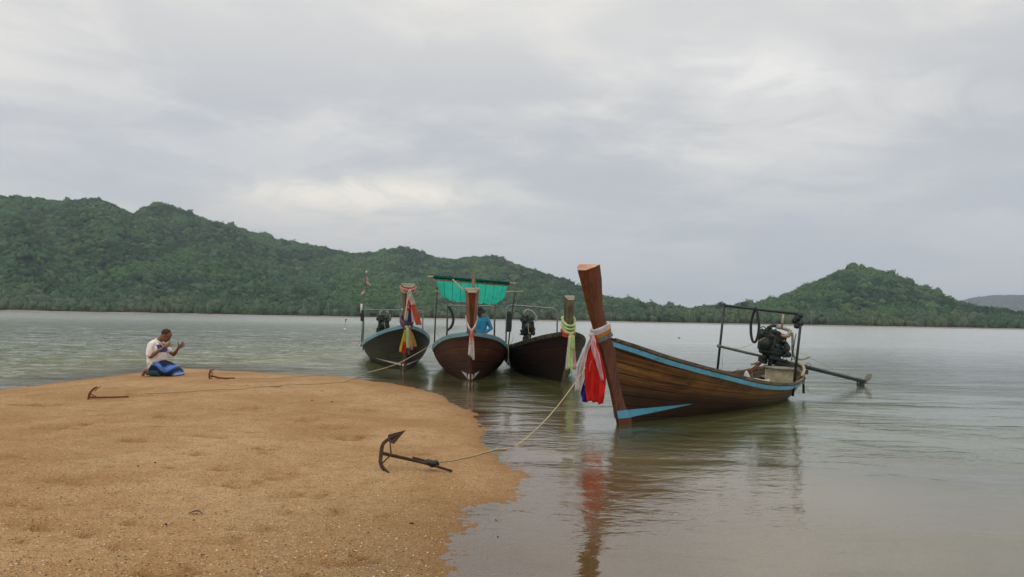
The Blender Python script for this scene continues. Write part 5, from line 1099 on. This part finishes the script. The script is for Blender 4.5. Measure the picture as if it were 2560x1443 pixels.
def torso_ring(c, rx, ry, tilt, n=22, pw=2.4, wob=0., sd=0):
    o_ = []; q = Matrix.Rotation(tilt, 3, 'Y')
    for k in range(n):
        a = 2*math.pi*k/n; cx, sy = math.cos(a), math.sin(a); e = (abs(cx)**pw+abs(sy)**pw)**(-1/pw); w_ = 1+wob*noise.noise(Vector((cx*2.2, sy*2.2, sd*1.3)))
        o_.append(pb+(Vector(c)+q@Vector((cx*rx*e*w_, sy*ry*e*w_, 0)))*ks)
    return o_
mb = MB(); TR = [((-.205, 0, .13), .085, .15, -.25), ((-.19, 0, .20), .115, .175, -.1), ((-.155, 0, .28), .165, .19, .0), ((-.145, 0, .36), .19, .195, .02), ((-.145, 0, .45), .185, .20, .06), ((-.145, 0, .54), .18, .205, .12), ((-.155, 0, .61), .165, .215, .22), ((-.15, 0, .665), .135, .20, .35), ((-.125, 0, .705), .095, .13, .5), ((-.10, 0, .735), .07, .078, .6)]
mb.loft([torso_ring(c, rx*.93, ry, tl, wob=.13, sd=i) for i, (c, rx, ry, tl) in enumerate(TR)])
limb(mb, [V(-.16, -.17, .655), V(-.185, -.215, .56), V(-.185, -.24, .455)], [.078, .074, .070], 16); limb(mb, [V(-.15, .17, .655), V(-.07, .22, .57), V(.01, .245, .50)], [.078, .074, .070], 16)
msh, nt, o = new_mat('two_tone_shirt'); c = OBJC(nt); s = N(nt, 'ShaderNodeSeparateXYZ'); nt.links.new(c, s.inputs[0])
x_, y_, z_ = s.outputs
pan = M_(nt, 'MULTIPLY', RAMP(nt, M_(nt, 'ADD', x_, M_(nt, 'MULTIPLY', z_, .42)), .115, .125), RAMP(nt, M_(nt, 'ABSOLUTE', y_), .195, .185))
pan = M_(nt, 'MULTIPLY', pan, RAMP(nt, z_, .535, .545)); pan = M_(nt, 'MULTIPLY', pan, RAMP(nt, M_(nt, 'ADD', z_, M_(nt, 'MULTIPLY', x_, -.2)), .735, .72))
sc_ = MIX(nt, RAMP(nt, NOISE(nt, c, 9, 4), .35, .65), (.66, .58, .54), (.78, .72, .68))
sc_ = MIX(nt, pan, sc_, (.05, .06, .22)); blu = M_(nt, 'MULTIPLY', RAMP(nt, z_, .36, .30), RAMP(nt, M_(nt, 'ADD', x_, .0), -.17, -.13)); sc_ = MIX(nt, blu, sc_, (.05, .19, .34))
lines = M_(nt, 'MULTIPLY', RAMP(nt, M_(nt, 'SINE', M_(nt, 'MULTIPLY', M_(nt, 'ADD', z_, M_(nt, 'MULTIPLY', x_, .45)), 190.)), .55, .9), RAMP(nt, z_, .34, .29)); lines = M_(nt, 'MULTIPLY', lines, RAMP(nt, x_, -.15, -.18)); sc_ = MIX(nt, M_(nt, 'MULTIPLY', lines, .6), sc_, (.20, .16, .13))
PBSDF(nt, o, sc_, .9, 0, BUMP(nt, NOISE(nt, SCALE(nt, c, (1, 1, .4)), 16, 4), .7, .02), .15)
sh_ = remesh(mb.build('shirt', msh, t), .007, 5)
mb = MB(); mb.tube(spline([V(-.17, 0, .765), V(-.15, -.07, .745), V(-.07, -.085, .69), V(-.005, -.045, .625), (V(.01, 0, .605)), V(-.005, .045, .625), V(-.07, .085, .69), V(-.15, .07, .745), V(-.17, 0, .765)], 5), .017*ks, 8, .7); mb.build('collar', MT['shirtwhite'], t)
mb = MB(); SR = [(-.255, .015, .13, .14), (-.225, .005, .20, .19), (-.16, .002, .30, .205), (-.06, .0, .34, .205), (.04, 0, .325, .21), (.13, 0, .285, .22), (.22, 0, .225, .225), (.29, 0, .175, .22), (.345, 0, .135, .20), (.375, .01, .10, .16), (.388, .03, .065, .10)]
rings = []
for i, (x, z0, z1, hy) in enumerate(SR):
    ring = []
    for k in range(28):
        a = 2*math.pi*k/28; cy, sz = math.cos(a), math.sin(a); e = (abs(cy)**2.8+abs(sz)**2.8)**(-1/2.8); w_ = 1+.07*noise.noise(Vector((cy*2.5, sz*2.5, x*9)))+.03*math.sin(x*40+a*3)
        ring.append(V(x, cy*hy*e*w_, max(-.005, (z0+z1)/2+sz*(z1-z0)/2*e*(w_ if sz > 0 else 1))))
    rings.append(ring)
mb.loft(rings)
ms, nt, o = new_mat('wavy_sarong'); c = OBJC(nt); s = N(nt, 'ShaderNodeSeparateXYZ'); nt.links.new(c, s.inputs[0])
ph = M_(nt, 'ADD', M_(nt, 'MULTIPLY', s.outputs[2], 26.), M_(nt, 'MULTIPLY', M_(nt, 'SINE', M_(nt, 'MULTIPLY', s.outputs[0], 11.)), 1.9)); ph = M_(nt, 'ADD', ph, M_(nt, 'MULTIPLY', NOISE(nt, c, 5, 3), 3.))
wv = M_(nt, 'SINE', ph); w2_ = M_(nt, 'SINE', M_(nt, 'ADD', M_(nt, 'MULTIPLY', ph, .5), 1.))
cc = MIX(nt, RAMP(nt, wv, -.5, -.2), (.008, .012, .035), (.015, .065, .16)); cc = MIX(nt, RAMP(nt, wv, .25, .45), cc, (.09, .17, .48)); cc = MIX(nt, M_(nt, 'MULTIPLY', RAMP(nt, wv, .80, .95), RAMP(nt, w2_, .2, .5)), cc, (.36, .45, .55))
cc = MIX(nt, M_(nt, 'MULTIPLY', RAMP(nt, s.outputs[0], .02, -.06), RAMP(nt, s.outputs[2], .16, .12)), cc, MIX(nt, RAMP(nt, M_(nt, 'SINE', M_(nt, 'MULTIPLY', s.outputs[0], 210.)), 0, .5), (.015, .07, .12), (.04, .14, .20)))
PBSDF(nt, o, cc, .85, 0, BUMP(nt, NOISE(nt, SCALE(nt, c, (1, 1, .6)), 14, 4), .8, .02), .2)
remesh(mb.build('sarong', ms, t), .007, 3)

# boatman standing in the awning boat, mostly behind its prow
pt = at_y(1203, 790, 21.2); lc = inv(pt, FC); fz = .12; t = thing('person', 'boatman in blue long-sleeved shirt and dark brimmed hat standing behind the head-on boat prow', 'person', (lc.x, lc.y, fz), FC)
V = lambda x, y, z: Vector((lc.x-x, lc.y+y, fz+z))        # x towards the bow, y towards his right (photo left)
mb = MB(); P_, m3, _ = head(mb, V(.06, .055, 1.575), (-.8, .45, -.38), (-.3, .1, .9), .98)
limb(mb, [V(0, .02, 1.40), V(.03, .035, 1.47), V(.05, .05, 1.54)], [.07, .058, .058]); limb(mb, [V(0, 0, .92), V(0, 0, 1.1), V(0, .01, 1.3), V(0, .02, 1.40)], [.135, .125, .14, .08], 14); limb(mb, [V(0, -.18, 1.36), V(0, .18, 1.36)], [.06, .06])
for sy, el, hd in ((-1, (-.02, -.29, 1.10), (.09, -.12, .97)), (1, (-.02, .27, 1.10), (.10, .16, .98))):
    limb(mb, [V(0, .18*sy, 1.36), V(-.01, (.18*sy+el[1])/2, 1.23), V(*el)], [.054, .046, .040]); limb(mb, [V(*el), V((el[0]+hd[0])/2, (el[1]+hd[1])/2, (el[2]+hd[2])/2), V(*hd)], [.040, .036, .026]); hand(mb, V(*hd), (-.35, -.35*sy*-1*-1, -.8), (-.4, .9*-sy*-1, .1), (-.9, 0, .1), 1, .5, .06)
for sy in (-1, 1):
    limb(mb, [V(0, .10*sy, .88), V(.02, .11*sy, .50), V(0, .12*sy, .09)], [.095, .06, .040]); limb(mb, [V(-.04, .12*sy, .05), V(.10, .13*sy, .035), V(.19, .13*sy, .02)], [.038, .036, .02])
remesh(mb.build('body', MT['skin'], t), .0065, 3)
mb = MB(); rings = []
for z, rx, ry in ((.90, .15, .185), (.98, .145, .180), (1.08, .14, .175), (1.2, .145, .195), (1.3, .145, .215), (1.37, .12, .20), (1.41, .08, .11), (1.44, .06, .065)):
    rings.append([V(math.cos(a)*rx*(1+.05*math.sin(5*a+z*20)), .01+math.sin(a)*ry, z) for a in (2*math.pi*k/22 for k in range(22))])
mb.loft(rings)
for sy, el, hd in ((-1, (-.02, -.29, 1.10), (.06, -.16, 1.0)), (1, (-.02, .27, 1.10), (.07, .19, 1.01))):
    limb(mb, [V(0, .17*sy, 1.365), V(-.01, (.18*sy+el[1])/2, 1.23), V(*el)], [.066, .062, .056]); limb(mb, [V(*el), V(*hd)], [.056, .042])
remesh(mb.build('shirt', MT['shirtblue'], t), .009, 4)
mb = MB(); rings = [[V(math.cos(a)*.155, math.sin(a)*.18, z) for a in (2*math.pi*k/18 for k in range(18))] for z in (.80, .94)]; mb.loft(rings)
for sy in (-1, 1): limb(mb, [V(0, .10*sy, .86), V(.02, .11*sy, .50), V(0, .12*sy, .16)], [.11, .085, .07])
remesh(mb.build('trousers', MT['dark'], t), .010, 3)
hc2 = V(.055, .05, 1.60); mb = MB(); rings = []
q = m3
for z, r_ in ((.125, .02), (.12, .055), (.10, .082), (.055, .094), (.035, .098)): rings.append([hc2+q@Vector((-.01+math.cos(a)*r_*1.08, math.sin(a)*r_*.95, z-.01)) for a in (2*math.pi*k/22 for k in range(22))])
for z, r_ in ((.025, .125), (.0, .165), (-.012, .172), (-.004, .165), (.028, .10)): rings.append([hc2+q@Vector((-.01+math.cos(a)*r_*1.05, math.sin(a)*r_, z-.01-.02*abs(math.sin(a)))) for a in (2*math.pi*k/22 for k in range(22))])
mb.loft(rings, True, True); mb.build('hat', MT['dark'], t)
mb = MB(); mb.tube([V(.0, .03, 1.42), V(.02, .04, 1.47)], [.068, .064], 14); mb.build('collar', MT['dark'], t)

# ------------------------------------------------------------------ air
m, nt, o = new_mat('haze_air'); pv = N(nt, 'ShaderNodeVolumePrincipled'); pv.inputs['Color'].default_value = (.80, .89, 1, 1)
pv.inputs['Density'].default_value = .00019; pv.inputs['Anisotropy'].default_value = 0; nt.links.new(pv.outputs[0], o.inputs[1])
hz = MB(); hz.box((0, 2800, 105), (13000, 6400, 290)); ho = hz.build('haze', m, None, (0, 2800, 105), smooth=False); props(ho, kind='stuff', label='thin bluish haze that softens the far hills', cat='haze')
